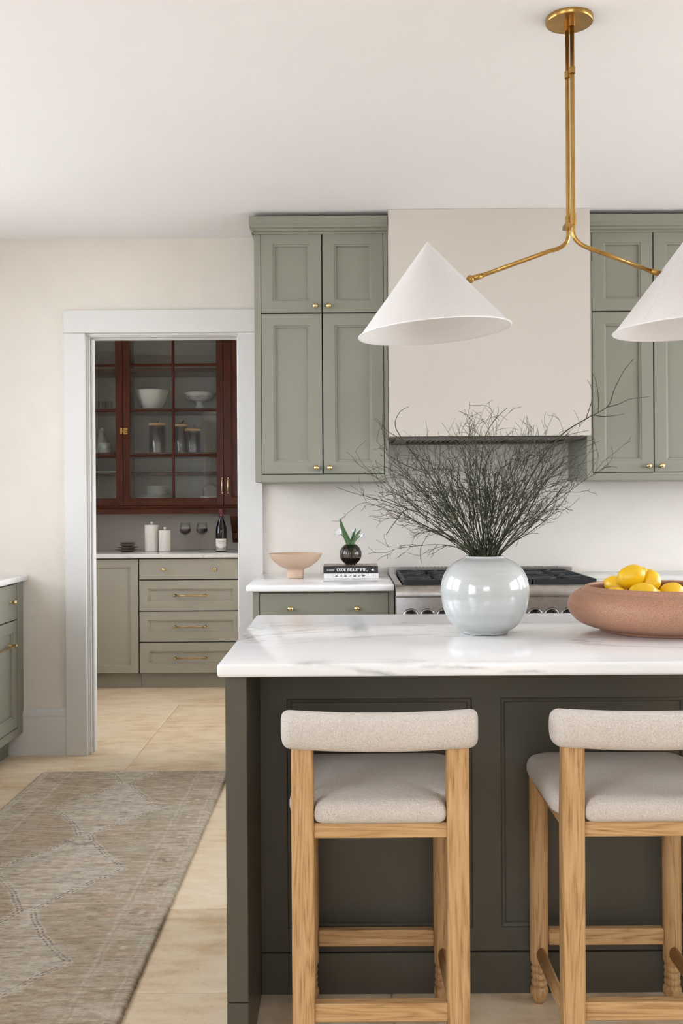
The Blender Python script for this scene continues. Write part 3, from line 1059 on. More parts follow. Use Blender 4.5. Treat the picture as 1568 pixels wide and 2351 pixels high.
# ================================================================== rug
def vnoise(u, v, seed, n=64):
    rs_ = np.random.RandomState(seed); g = rs_.rand(n, n)
    u = np.mod(u, n); v = np.mod(v, n)
    i0 = np.floor(u).astype(int) % n; j0 = np.floor(v).astype(int) % n
    fu = u - np.floor(u); fv = v - np.floor(v)
    fu = fu * fu * (3 - 2 * fu); fv = fv * fv * (3 - 2 * fv)
    i1 = (i0 + 1) % n; j1 = (j0 + 1) % n
    return (g[i0, j0] * (1 - fu) + g[i1, j0] * fu) * (1 - fv) + (g[i0, j1] * (1 - fu) + g[i1, j1] * fu) * fv


RX0, RX1, RY0, RY1, RT = -1.437, -.562, 1.25, 4.695, .014
nx, ny = 220, 860
gx = np.linspace(0, RX1 - RX0, nx); gy = np.linspace(0, RY1 - RY0, ny)
U, V = np.meshgrid(gx, gy, indexing='ij')
wob = (vnoise(U * 30, V * 30, 1) - .5) * .008
Uc = U - (RX1 - RX0) / 2 + wob
Vw = RY0 + V + (vnoise(U * 26, V * 26, 2) - .5) * .010
streak = vnoise(U * 14, V * 120, 3); blotch = vnoise(U * 9, V * 12, 4) * .6 + vnoise(U * 25, V * 40, 5) * .4
c_tan = np.array(lin((202, 184, 156))[:3]); c_lt = np.array(lin((230, 219, 202))[:3]); c_br = np.array(lin((166, 142, 113))[:3])
c_dk = np.array(lin((118, 103, 86))[:3]); c_pk = np.array(lin((212, 182, 156))[:3]); c_gr = np.array(lin((192, 182, 160))[:3])
A = np.abs(Uc)


def mixc(base, colr, f):
    f = np.clip(f, 0, 1)[..., None]
    return base * (1 - f) + colr * f


def sst(a, b, x):
    t = np.clip((x - a) / (b - a), 0, 1); return t * t * (3 - 2 * t)


colr = np.ones(U.shape + (3,)) * c_tan
colr = mixc(colr, c_br, sst(.5, .85, streak) * .35 + sst(.5, .8, blotch) * .25)
colr = mixc(colr, c_gr, sst(.55, .9, vnoise(U * 7 + 9, V * 8, 6)) * .55)
colr = mixc(colr, c_pk, sst(.6, .9, vnoise(U * 11 + 3, V * 15, 7)) * .5)
# chain of diamonds
ph = (Vw - 3.08) / .70
fr_ = np.abs(ph - np.round(ph)) * 2          # 0 at a waist, 1 at a corner
dia = .022 + .205 * (fr_ ** 1.25)
inside = sst(0.004, -.004, A - dia)
lattice = .5 + .5 * np.sin(Uc * 62 + Vw * 44) * np.sin(Uc * 62 - Vw * 44)
colr = mixc(colr, c_lt, inside * (.42 + .30 * sst(.45, .75, vnoise(U * 40, V * 60, 41)) + .40 * sst(.35, .75, lattice) * sst(.3, .7, blotch)))
dist = np.abs(A - dia) * .86
colr = mixc(colr, c_lt, sst(.020, .010, dist) * .75)
dash = (np.sin(Vw * 2 * PI / .017) > -.35).astype(float)
for off in (.006, -.006):
    ln2 = sst(.0035, .0014, np.abs((A - dia) * .86 + off))
    colr = mixc(colr, c_dk, ln2 * dash * 1.0)
# guard lines and border flowers
for gpos, wd_, st_ in ((.300, .006, .5), (.318, .003, .35), (.405, .005, .55), (.425, .012, .3)):
    colr = mixc(colr, c_lt, sst(wd_ * 1.4, wd_ * .6, np.abs(A - gpos)) * st_)
bord = sst(.31, .325, A) * sst(.41, .395, A)
fl_ph = (Vw / .235 + np.where(Uc > 0, .0, .5)); fd = np.abs(fl_ph - np.round(fl_ph)) * .235
rad = np.sqrt(fd ** 2 + (A - .36) ** 2)
petal = rad * (1 + .35 * np.sin(6 * np.arctan2(fd, A - .36)))
colr = mixc(colr, c_dk, sst(.036, .022, petal) * sst(.42, .72, vnoise(U * 60, V * 200, 11)) * sst(.25, .6, vnoise(U * 5, V * 5, 43)) * .6)
colr = mixc(colr, c_lt, sst(.012, .007, rad) * .7)
colr = mixc(colr, c_lt, sst(.05, .03, np.abs(fd - .1175)) * bord * .35)
# scattered motifs in the field
rs_ = np.random.RandomState(5)
for _ in range(70):
    mx, my = rs_.uniform(-.29, .29), rs_.uniform(RY0, RY1)
    dd_ = np.sqrt((Uc - mx) ** 2 + ((Vw - my) * 1.3) ** 2)
    an_ = np.arctan2(Vw - my, Uc - mx)
    sz = rs_.uniform(.012, .03)
    tone = [c_dk, c_lt, c_pk, c_lt, c_gr][rs_.randint(5)]
    colr = mixc(colr, tone, sst(sz * 1.3, sz * .5, dd_ * (1 + .4 * np.sin(an_ * 5))) * (.35 + .35 * vnoise(U * 80, V * 160, 12)))
colr = mixc(colr, c_br, sst(.52, .80, vnoise(U * 26, V * 150, 44)) * .48)
colr = mixc(colr, c_dk, sst(.66, .92, vnoise(U * 45, V * 170, 45)) * .42)
colr = mixc(colr, c_lt, sst(.58, .86, vnoise(U * 20, V * 80, 46)) * .42)
colr = colr * (1 + .22 * (vnoise(U * 110, V * 260, 13) - .5))[..., None]
Zt = RT + (vnoise(U * 70, V * 160, 21) - .5) * .0016 + (vnoise(U * 30, V * 200, 22) - .5) * .0012
edge = np.minimum(np.minimum(U, U[-1:, :] - U), np.minimum(V, V[:, -1:] - V))
Zt = Zt - .005 * np.exp(-(edge / .004) ** 2)
Xw = U.copy(); Yw = V.copy()
jit = (vnoise(U * 0 + 3, V * 140, 30) - .5) * .005
Xw[0, :] += jit[0] - .001; Xw[-1, :] += jit[-1] + .001
verts = np.stack([Xw, Yw, Zt], -1).reshape(-1, 3)
idx = np.arange(nx * ny).reshape(nx, ny)
quads = np.stack([idx[:-1, :-1], idx[1:, :-1], idx[1:, 1:], idx[:-1, 1:]], -1).reshape(-1, 4)
rim = np.concatenate([idx[:, 0], idx[-1, 1:], idx[-2::-1, -1], idx[0, -2:0:-1]])
low = verts[rim].copy(); low[:, 2] = .0005
n0 = len(verts); k_ = len(rim)
sides = np.stack([rim, n0 + np.arange(k_), n0 + (np.arange(k_) + 1) % k_, np.roll(rim, -1)], -1)
verts = np.concatenate([verts, low]); quads = np.concatenate([quads, sides])
cols = np.concatenate([colr.reshape(-1, 3), colr.reshape(-1, 3)[rim] * .92])
me = bpy.data.meshes.new('runner_rug')
me.vertices.add(len(verts)); me.vertices.foreach_set('co', verts.astype(np.float32).ravel())
me.loops.add(len(quads) * 4); me.loops.foreach_set('vertex_index', quads.astype(np.int32).ravel())
me.polygons.add(len(quads)); me.polygons.foreach_set('loop_start', np.arange(0, len(quads) * 4, 4, dtype=np.int32))
me.polygons.foreach_set('loop_total', np.full(len(quads), 4, dtype=np.int32))
me.update(); me.validate()
at = me.color_attributes.new('weave', 'FLOAT_COLOR', 'POINT')
at.data.foreach_set('color', np.concatenate([cols, np.ones((len(cols), 1))], 1).astype(np.float32).ravel())
me.polygons.foreach_set('use_smooth', [True] * len(me.polygons))


def m_rug():
    t = NT('woven_wool'); a = t.n('Attribute'); a.attribute_name = 'weave'
    nz = t.noise(t.co((160, 620, 300)), 1, 4, .6); n2 = t.noise(t.co((1, 1, 1)), 420, 2)
    f = t.ramp(nz, [(.28, (.74, .73, .72)), (.68, (1.16, 1.16, 1.16))])
    col = t.mix(1.0, a.outputs['Color'], f, 'MULTIPLY')
    return t.set(col, .97, 0, t.bump(t.math('ADD', nz, n2), .7, .004), .1, **{'Sheen Weight': .15})


rug = link('runner_rug', me, m_rug())
rug.location = (RX0, RY0, 0)
tag(rug, 'faded beige runner rug with diamond medallions beside the island', 'rug')

# ================================================================== pendant light
pd = thing('pendant_light', 'brass two-arm pendant light with white conical linen shades', 'pendant light', (.631, 2.78, ROOM_H))
B = lambda x, y_, z: (x - .631, y_ - 2.78, z - ROOM_H)
MB().lathe([(0, 0), (.0655, 0), (.0655, -.012), (.0635, -.0145), (0, -.0145)], 48, (0, 0, 0)).build('canopy', M['brass'], pd, auto=40)


def pend_arm(xr, yr, ztop, xj, zj, side):
    pts = [B(xr, yr, ztop), B(xr, yr, 2.30), B(xr, yr, 2.02)]
    pts += [tuple(p) for p in bez(B(xr, yr, 2.02), B(xr, yr, 1.984 if side < 0 else 1.988), B(xr + side * .05, yr, 1.975 if side < 0 else 1.972), 8)][1:]
    pts += [B(xj - side * .03, 2.78, zj + .009)]
    o = MB().tube(pts, .0060, 14).build('arm', M['brass'], pd)
    m_ = MB()
    for zc, hh, rr in ((ztop - .005, .008, .0085), (ztop - .135, .009, .0082), (2.055, .016, .0088)):
        m_.lathe([(.005, -hh), (rr, -hh), (rr, hh), (.005, hh)], 18, B(xr, yr, zc), True)
    m_.build('collar', M['brass'], o, auto=40)
    # swivel joint
    d_ = Vector((side, 0, -.30)).normalized()
    j = MB(); p = Vector(B(xj, 2.78, zj))
    j.sphere(p, .0115, 18, 10)
    j.tube([p - d_ * .034, p - d_ * .008], .0080, 14)
    e_ = Vector((side * .75, 0, -.66)).normalized()
    j.tube([p, p + e_ * .026], .0065, 14)
    j.build('swivel_joint', M['brass'], o)


pend_arm(.6280, 2.795, 2.603, .350, 1.893, -1)
pend_arm(.6350, 2.766, 2.603, .887, 1.903, 1)
MB().box(-.0065 - .012, .0075 + .0, -.02, .02, 2.032 - ROOM_H, 2.045 - ROOM_H, .001).build('clamp', M['brass'], pd)


def shade(xc, zc, tilt, r, h, flip):
    s_ = bpy.data.objects.new('lamp_shade', None)
    c = MB(); N = 72
    th = .0016
    prof = [(0.001, h), (r * .5, h / 2), (r, 0), (r - .0004, -.0005), (r - th * 1.2, .0), (r * .5 - th, h / 2 - th * .3), (0.0005, h - th * 2)]
    Mx = Matrix.Rotation(R(tilt), 3, 'Y')
    o = MB().lathe(prof, N, (0, 0, 0), True, Mx).build('lamp_shade', M['shade'], pd, auto=60)
    o.location = B(xc, 2.78, zc)
    # bound edge
    ring = [Mx @ Vector((r * math.cos(2 * PI * k / N), r * math.sin(2 * PI * k / N), .002)) for k in range(N + 1)]
    MB().tube(ring, .0019, 6, True, False).build('rim_binding', M['shade_rim'], o)
    a0 = R(flip)
    sm_ = [Mx @ Vector((r * t * math.cos(a0) * 1.002, r * t * math.sin(a0) * 1.002, h * (1 - t) + .0004)) for t in (.05, .3, .6, .85, 1)]
    MB().tube(sm_, .0011, 5).build('seam', M['shade_rim'], o)
    # socket and bulb hung inside
    sk = MB().lathe([(0, h * .80), (.010, h * .80), (.014, h * .70), (.014, h * .50), (0, h * .50)], 16, (0, 0, 0), True, Mx)
    sk.build('socket', M['brass'], o)
    MB().sphere(Mx @ Vector((0, 0, h * .38)), .03, 18, 12, (1, 1, 1.15)).build('bulb', M['white_cer'], o)
    return o


bpy.data.objects  # (shades)
shade(.2495, 1.745, -4.3, .2125, .254, 100)
shade(.966, 1.751, -2.6, .2125, .254, 215)

# ================================================================== white vase with branches
VX, VY = .374, 2.70
vp = [(0, .0), (.058, .0), (.0615, .002), (.064, .007), (.082, .017), (.098, .034), (.1105, .060), (.1175, .088), (.1200, .113), (.1178, .139), (.1090, .163), (.0940, .183), (.0760, .1965), (.0610, .2020), (.0555, .2045), (.0540, .2085), (.0520, .2100), (.0500, .2075), (.0510, .2020), (.070, .193), (.100, .168), (.112, .12), (.10, .06), (.06, .012), (0, .010)]
vase = MB().lathe(soft(vp), 96, (0, 0, 0)).build('round_vase', M['vase'])
vase.location = (VX, VY, .9153)
tag(vase, 'large round pale glazed vase full of bare branches on the island', 'vase')

rb = random.Random(29)
BR_GROUP = 'bare branches in the white vase'


def twist_path(p, d, ln, n, curl, grav, jit):
    pts = [Vector(p)]; d = Vector(d).normalized()
    ax = Vector((rb.gauss(0, 1), rb.gauss(0, 1), rb.gauss(0, 1))).normalized()
    for i_ in range(n):
        d = (d + ax.cross(d) * curl / n + Vector((0, 0, grav / n)) + Vector((rb.gauss(0, jit), rb.gauss(0, jit), rb.gauss(0, jit)))).normalized()
        pts.append(pts[-1] + d * ln / n)
    return pts


def taper(n, r0, r1): return [r0 + (r1 - r0) * i_ / max(1, n - 1) for i_ in range(n)]


def grow(m_, pts, r0, depth, kids, ln):
    n = len(pts)
    for _ in range(kids):
        k = rb.randint(int(n * .30), n - 1)
        t = (pts[min(k + 1, n - 1)] - pts[max(k - 1, 0)]).normalized()
        sd = Vector((rb.gauss(0, 1), rb.gauss(0, 1) * .8, rb.gauss(0, .8)))
        sd = (sd - t * sd.dot(t)).normalized()
        d = (t * rb.uniform(.75, 1.3) + sd * rb.uniform(.35, .9) + Vector((0, 0, .12))).normalized()
        L_ = ln * rb.uniform(.35, 1.0)
        pp = twist_path(pts[k], d, L_, 6, rb.uniform(-.9, .9), rb.uniform(-.05, .25), .17)
        r_ = max(.00055, r0 * .5 * (1 - .5 * k / n))
        m_.tube(pp, taper(len(pp), r_, .0004), 4, True, False)
        if depth > 0:
            grow(m_, pp, r_, depth - 1, rb.randint(1, 3), L_ * .55)


NB = 92
for i_ in range(NB):
    u_ = (i_ + .5) / NB
    # lean: from far left (-1) to right (+1), more stems to the left
    lean = -1.05 + 1.95 * (u_ ** .92) + rb.gauss(0, .08)
    ang = lean * R(55)
    dep = rb.gauss(0, .22)
    a = rb.uniform(0, 2 * PI); rr = .040 * math.sqrt(rb.random())
    mouth = Vector((VX + rr * math.cos(a) * .6 + .026 * lean, VY + rr * math.sin(a), .915 + .212))
    d = Vector((math.sin(ang), dep, math.cos(ang))).normalized()
    foot = Vector((VX - .035 * lean, VY - dep * .1, .932))
    ln3 = rb.uniform(.17, .32) * (1.0 + .10 * (abs(lean) < .7)) * (1.15 if lean < -.5 else 1.0)
    body = twist_path(mouth, d, ln3, 9, rb.uniform(-.55, .55), (-.25 if lean < -.55 else .05) * rb.random(), .07)
    pts = [foot, (foot + mouth) / 2] + body
    m_ = MB(); r0 = rb.uniform(.0011, .0021)
    m_.tube(pts, taper(len(pts), r0, .0006), 5, True, False)
    grow(m_, body, r0, 1, rb.randint(7, 12), ln3 * .42)
    o = m_.build('branch', M['twig'])
    tag(o, 'thin bare greenish branch among many in the round white vase', 'branch', BR_GROUP)


def smooth_path(pts, n=6):
    P = [Vector(p) for p in pts]; out = []
    for i_ in range(len(P) - 1):
        p0, p1, p2, p3 = P[max(i_ - 1, 0)], P[i_], P[i_ + 1], P[min(i_ + 2, len(P) - 1)]
        for k in range(n):
            t = k / n
            out.append(.5 * (2 * p1 + (p2 - p0) * t + (2 * p0 - 5 * p1 + 4 * p2 - p3) * t * t + (3 * p1 - p0 - 3 * p2 + p3) * t ** 3))
    out.append(P[-1]); return out


def hand_branch(main, sides, r0, label):
    m_ = MB()
    foot = [(VX - .03, VY, .932)]
    pm = smooth_path(foot + list(main))
    m_.tube(pm, taper(len(pm), r0, .0007), 6, True, False)
    for s_ in sides:
        ps = smooth_path(s_)
        m_.tube(ps, taper(len(ps), r0 * .5, .0005), 5, True, False)
    o = m_.build('branch', M['twig'])
    tag(o, label, 'branch', BR_GROUP)


hand_branch([(0.4052, 2.69, 1.1298), (0.4472, 2.67, 1.2381), (0.5025, 2.65, 1.3562), (0.5683, 2.63, 1.4449), (0.6318, 2.62, 1.4874), (0.6867, 2.61, 1.5193), (0.7041, 2.61, 1.5626), (0.7267, 2.60, 1.6102), (0.7530, 2.60, 1.6419)],
            [[(0.6832, 2.61, 1.5170), (0.7125, 2.60, 1.5239), (0.7433, 2.60, 1.5373), (0.7903, 2.59, 1.5417)], [(0.6318, 2.62, 1.4874), (0.6518, 2.63, 1.5422), (0.6497, 2.63, 1.5710), (0.6407, 2.64, 1.5930)],
             [(0.6639, 2.615, 1.5051), (0.6592, 2.60, 1.5504), (0.6512, 2.59, 1.5833), (0.6400, 2.59, 1.6072)], [(0.6501, 2.615, 1.4971), (0.6782, 2.60, 1.4922), (0.7260, 2.60, 1.4976)],
             [(0.5402, 2.64, 1.4088), (0.5771, 2.66, 1.4434), (0.6543, 2.68, 1.4618)], [(0.5166, 2.65, 1.3747), (0.5166, 2.66, 1.4356), (0.5098, 2.66, 1.4752)]], .0026,
            'longest bare branch, arching out of the vase to the upper right')
hand_branch([(0.3500, 2.70, 1.1297), (0.2914, 2.72, 1.2385), (0.2282, 2.74, 1.3465), (0.1575, 2.75, 1.4435), (0.1361, 2.75, 1.4857), (0.1495, 2.75, 1.5205), (0.1737, 2.75, 1.5348)],
            [[(0.2282, 2.74, 1.3465), (0.1456, 2.76, 1.3838), (0.0979, 2.77, 1.4209), (0.1040, 2.77, 1.4330)], [(0.1575, 2.75, 1.4435), (0.1159, 2.76, 1.4685), (0.0802, 2.77, 1.5034)]], .0022,
            'bare branch hooking left in front of the hood base')
hand_branch([(0.3736, 2.70, 1.1295), (0.3605, 2.70, 1.3091), (0.3731, 2.70, 1.4272), (0.3875, 2.70, 1.4685), (0.4110, 2.69, 1.5017), (0.4358, 2.69, 1.5239)],
            [[(0.4051, 2.69, 1.4947), (0.4122, 2.69, 1.5146), (0.4111, 2.69, 1.5276)], [(0.3956, 2.69, 1.4830), (0.4059, 2.68, 1.4962), (0.4129, 2.68, 1.4891)], [(0.3669, 2.70, 1.3800), (0.4188, 2.69, 1.4381), (0.4526, 2.68, 1.4607)]], .0019,
            'bare branch rising centrally with a forked tip before the hood')
hand_branch([(0.3392, 2.68, 1.1307), (0.2498, 2.66, 1.2103), (0.1674, 2.64, 1.2517), (0.1320, 2.63, 1.2232), (0.1038, 2.62, 1.1857)],
            [[(0.2498, 2.66, 1.2103), (0.2198, 2.65, 1.1875), (0.1956, 2.64, 1.1452), (0.1988, 2.64, 1.1082)], [(0.1674, 2.64, 1.2517), (0.0975, 2.62, 1.2751), (0.0115, 2.60, 1.2984), (-0.0259, 2.60, 1.3122)]], .0018,
            'bare branch drooping lowest to the left of the vase')
hand_branch([(0.4185, 2.70, 1.1292), (0.4781, 2.70, 1.2139), (0.5438, 2.70, 1.3316), (0.6031, 2.70, 1.3785), (0.6505, 2.70, 1.4019)],
            [[(0.4733, 2.70, 1.2069), (0.5094, 2.69, 1.2375), (0.5354, 2.69, 1.2608)], [(0.5094, 2.69, 1.2375), (0.5331, 2.69, 1.2632), (0.5462, 2.69, 1.2843)], [(0.5438, 2.70, 1.3316), (0.5874, 2.71, 1.3494), (0.6373, 2.72, 1.3815)], [(0.4542, 2.70, 1.1715), (0.4642, 2.69, 1.1671), (0.4571, 2.69, 1.1483)]], .0022,
            'bare branch leaning right below the longest one')

# ================================================================== lemon bowl
BX, BYY = .864, 2.730
bp = [(0, 0), (.164, 0), (.170, .002), (.171, .0065), (.180, .009), (.206, .016), (.230, .027), (.248, .045), (.2565, .064), (.2575, .080), (.252, .097), (.240, .110), (.228, .1175), (.2205, .1195), (.2195, .1185), (.2165, .1225), (.208, .131), (.203, .1335), (.197, .132), (.1955, .126), (.212, .112), (.236, .094), (.242, .075), (.232, .048), (.200, .024), (.150, .014), (0, .012)]
bp = [(r_ * .985, z_ * .93) for r_, z_ in bp]
bowl = MB().lathe(soft(bp, 1), 112).build('fruit_bowl', M['clay'])
bowl.location = (BX, BYY, .9153)
tag(bowl, 'wide speckled terracotta bowl holding lemons on the island', 'bowl')
lp = []
for k in range(25):
    t = k / 24; a = PI * t
    r_ = .0265 * math.sin(a) ** .82; z_ = -.0325 * math.cos(a)
    lp.append([r_, z_])
lp = [[0, -.0345], [.004, -.0340], [.0055, -.0328]] + [q for q in lp[3:-3]] + [[.0075, .0345], [.0065, .0375], [.004, .0395], [0, .040]]
lemon_me = MB().lathe([tuple(q) for q in lp], 28).build('lemon', M['lemon'])
FZ = .9153
lem = [  # x, y, z, tilt axis direction of the pointed end, scale, label
    (.781, 2.735, 1.0635, (.82, -.15, .42), 1.16, 'orange-yellow lemon on top of the pile with its tip up right'),
    (.839, 2.757, 1.050, (.10, .95, .25), 1.14, 'round lemon seen end-on, just right of the topmost lemon'),
    (.754, 2.790, 1.033, (-.5, .6, .3), 1.02, 'lemon half hidden below and left of the topmost lemon'),
    (.796, 2.680, 1.020, (.95, -.2, .12), 1.16, 'lemon at the front of the pile with its nipple pointing right'),
    (.729, 2.690, 1.012, (-.8, -.3, .2), 1.02, 'leftmost lemon just showing over the bowl rim'),
    (.892, 2.740, 1.016, (.9, .2, .25), 1.12, 'rightmost visible lemon in the terracotta bowl'),
    (.842, 2.690, .990, (.6, -.5, .5), .95, 'small lemon tip peeking over the rim at the front'),
    (.835, 2.825, .995, (.6, .5, .1), 1.1, 'lemon deep in the bowl under the visible pile'),
    (.770, 2.745, .985, (.2, .9, .1), 1.1, 'lemon deep in the bowl under the visible pile'),
    (.862, 2.745, .975, (.9, .1, .1), 1.1, 'lemon deep in the bowl under the visible pile'),
    (.815, 2.755, .962, (-.5, .6, .1), 1.05, 'lemon deep in the bowl under the visible pile'),
    (.765, 2.685, .962, (.8, .5, .1), 1.05, 'lemon deep in the bowl under the visible pile'),
    (.880, 2.690, .962, (.3, -.9, .1), 1.05, 'lemon deep in the bowl under the visible pile'),
]
for k, (x, y_, z, dr, sc, lb) in enumerate(lem):
    o = lemon_me if k == 0 else lemon_me.copy()
    if k: COL.objects.link(o)
    o.location = (x, y_, z)
    o.rotation_mode = 'QUATERNION'
    o.rotation_quaternion = Vector((0, 0, 1)).rotation_difference(Vector(dr).normalized())
    o.scale = (sc, sc, sc)
    tag(o, lb, 'lemon', 'lemons in the terracotta bowl')

# ================================================================== things on the range counter
CZ = .9153
fb = MB().lathe(soft([(0, 0), (.037, 0), (.0395, .003), (.0395, .038), (.044, .044), (.075, .056), (.100, .074), (.1185, .097), (.1285, .116), (.1265, .1175), (.123, .116), (.112, .096), (.092, .076), (.06, .058), (0, .052)]), 72).build('pedestal_bowl', M['tan'])
fb.location = (-.2435, 4.735, CZ)
tag(fb, 'tan speckled footed bowl on the counter left of the books', 'bowl')

# stroke lettering
GL = {
    'C': [[(.92, .78), (.78, .95), (.5, 1.0), (.22, .88), (.06, .5), (.22, .12), (.5, 0), (.78, .05), (.92, .22)], [(.92, .70), (.92, .95)]],
    'O': [[(.5, 1), (.2, .88), (.05, .5), (.2, .12), (.5, 0), (.8, .12), (.95, .5), (.8, .88), (.5, 1)]],
    'K': [[(.2, 0), (.2, 1)], [(.85, 1), (.22, .42)], [(.42, .58), (.88, 0)], [(.05, 0), (.36, 0)], [(.05, 1), (.36, 1)], [(.7, 0), (1, 0)], [(.68, 1), (.98, 1)]],
    'B': [[(.2, 0), (.2, 1)], [(.05, 1), (.55, 1), (.78, .9), (.78, .62), (.55, .52), (.2, .52)], [(.55, .52), (.86, .42), (.86, .12), (.6, 0), (.05, 0)]],
    'E': [[(.2, 0), (.2, 1)], [(.05, 1), (.82, 1), (.82, .8)], [(.2, .52), (.62, .52)], [(.62, .62), (.62, .42)], [(.05, 0), (.85, 0), (.87, .22)]],
    'A': [[(.12, 0), (.5, 1), (.88, 0)], [(.26, .36), (.74, .36)], [(0, 0), (.26, 0)], [(.74, 0), (1, 0)]],
    'U': [[(.18, 1), (.18, .3), (.3, .06), (.52, 0), (.74, .08), (.82, .3), (.82, 1)], [(.03, 1), (.34, 1)], [(.68, 1), (.97, 1)]],
    'T': [[(.5, 0), (.5, 1)], [(.06, .78), (.06, 1), (.94, 1), (.94, .78)], [(.33, 0), (.67, 0)]],
    'I': [[(.5, 0), (.5, 1)], [(.3, 1), (.7, 1)], [(.3, 0), (.7, 0)]],
    'F': [[(.2, 0), (.2, 1)], [(.05, 1), (.84, 1), (.84, .78)], [(.2, .52), (.62, .52)], [(.62, .62), (.62, .42)], [(.05, 0), (.36, 0)]],
    'L': [[(.2, 0), (.2, 1)], [(.05, 1), (.36, 1)], [(.05, 0), (.84, 0), (.87, .24)]],
    'D': [[(.2, 0), (.2, 1)], [(.05, 1), (.5, 1), (.8, .85), (.92, .5), (.8, .15), (.5, 0), (.05, 0)]],
    'R': [[(.2, 0), (.2, 1)], [(.05, 1), (.55, 1), (.78, .9), (.78, .6), (.55, .5), (.2, .5)], [(.5, .5), (.9, 0)], [(.05, 0), (.36, 0)]],
    'N': [[(.15, 0), (.15, 1), (.85, 0), (.85, 1)], [(.0, 0), (.3, 0)], [(.7, 1), (1, 1)]],
    'H': [[(.2, 0), (.2, 1)], [(.8, 0), (.8, 1)], [(.2, .5), (.8, .5)], [(.05, 0), (.35, 0)], [(.05, 1), (.35, 1)], [(.65, 0), (.95, 0)], [(.65, 1), (.95, 1)]],
    'V': [[(.1, 1), (.5, 0), (.9, 1)], [(0, 1), (.26, 1)], [(.74, 1), (1, 1)]],
    'S': [[(.82, .78), (.7, .95), (.45, 1), (.2, .88), (.2, .64), (.5, .52), (.8, .4), (.82, .14), (.58, 0), (.3, .03), (.15, .22)]],
    'P': [[(.2, 0), (.2, 1)], [(.05, 1), (.55, 1), (.8, .88), (.8, .58), (.55, .46), (.2, .46)], [(.05, 0), (.36, 0)]],
    'c': [[(.8, .5), (.55, .64), (.25, .5), (.2, .2), (.45, 0), (.8, .12)]],
    'o': [[(.5, .62), (.22, .5), (.2, .15), (.5, 0), (.78, .15), (.78, .5), (.5, .62)]],
    'n': [[(.15, .62), (.2, 0)], [(.2, .4), (.5, .64), (.72, .5), (.72, .1), (.95, .05)]],
    't': [[(.5, .95), (.42, .1), (.62, 0), (.85, .1)], [(.2, .62), (.8, .62)]],
    'u': [[(.15, .62), (.18, .12), (.45, 0), (.72, .2), (.75, .62), (.78, .05), (.95, .05)]],
    'r': [[(.15, .62), (.22, 0)], [(.2, .38), (.45, .62), (.75, .58)]],
}


def letters(parent, text, x, z, h, wd, gap, mat, y_, rot=0, stroke=.11, space=.5, name='lettering'):
    """flat raised print in the x-z plane facing -y at y_"""
    m_ = MB(); cx_ = x
    for ch in text:
        if ch == ' ':
            cx_ += wd * space + gap; continue
        for st_ in GL[ch]:
            for (a, b_) in zip(st_[:-1], st_[1:]):
                def P(p):
                    if rot:   # letter turned a quarter turn
                        return (cx_ + (1 - p[1]) * h, z + p[0] * wd)
                    return (cx_ + p[0] * wd, z + p[1] * h)
                (x0_, z0_), (x1_, z1_) = P(a), P(b_)
                dx, dz_ = x1_ - x0_, z1_ - z0_
                L_ = math.hypot(dx, dz_)
                if L_ < 1e-9: continue
                hor = abs(dz_) < .25 * abs(dx)
                sw = h * stroke * (.42 if hor else 1.0) / 2 * 1.2 if not rot else wd * stroke * (1.0 if hor else .5) / 2 * 1.2
                nx_, nz_ = -dz_ / L_ * sw, dx / L_ * sw
                ex, ez = dx / L_ * sw * .6, dz_ / L_ * sw * .6
                q = [(x0_ + nx_ - ex, z0_ + nz_ - ez), (x0_ - nx_ - ex, z0_ - nz_ - ez), (x1_ - nx_ + ex, z1_ - nz_ + ez), (x1_ + nx_ + ex, z1_ + nz_ + ez)]
                yo = y_ - .000015 * (len(m_.f) % 40)
                m_.add([(p[0], yo, p[1]) for p in q], [(0, 1, 2, 3)])
        cx_ += (h if rot else wd * (.55 if ch == 'I' else 1.0)) + gap
    return m_.build(name, M[mat], parent)


def book(name, label, x0, x1, y0, y1, z0, z1, cover, spine_w):
    e = thing(name, label, 'book', (x0, y0, z0))
    W_, D_, H_ = x1 - x0, y1 - y0, z1 - z0
    t = .0022
    m_ = MB(); m_.box(0, W_, 0, D_, 0, t, .0006); m_.box(0, W_, 0, D_, H_ - t, H_, .0006); m_.box(0, W_, 0, t, t * .9, H_ - t * .9, .0004)
    m_.build('cover', M[cover], e)
    MB().box(.004, W_ - .004, t, D_ - .004, t, H_ - t).build('pages', M['pages'], e)
    return e


b1 = book('cookbook', 'white book with spaced black spine letters, lower in the stack', -.1085, .1505, 4.700, 4.905, CZ, CZ + .0232, 'book_white', 0)
letters(b1, 'HARVEST', .055, .0068, .0105, .0095, .0110, 'ink', -.0004, rot=1, stroke=.26)
lm = MB()
for xx in (.018, .022, .043, .048, .204, .210, .246): lm.box(xx, xx + .0006, -.0004, .0, .003, .020)
lm.build('spine_lines', m_plain('spine_rule', (180, 160, 158), .7), b1)
MB().lathe([(.0028, 0), (.0034, 0), (.0034, .0003), (.0028, .0003)], 18, (.234, 0, .0115), True, Matrix.Rotation(R(90), 3, 'X')).build('spine_emblem', M['ink'], b1)
b2 = book('cookbook', 'black book with white spine lettering, upper in the stack under the flowers', -.1100, .1480, 4.697, 4.905, CZ + .0234, CZ + .0565, 'book_black', 0)
letters(b2, 'CALDERONE', .0165, .0132, .0045, .0034, .00055, 'ink_white', -.0004, stroke=.17)
letters(b2, 'COOK BEAUTIFUL', .0635, .0098, .0130, .0098, .0013, 'ink_white', -.0004, stroke=.17, space=.45)
MB().lathe([(0, 0), (.0048, 0), (.0048, .0004), (0, .0004)], 20, (.231, 0, .016), True, Matrix.Rotation(R(90), 3, 'X')).build('spine_emblem', M['ink_white'], b2)
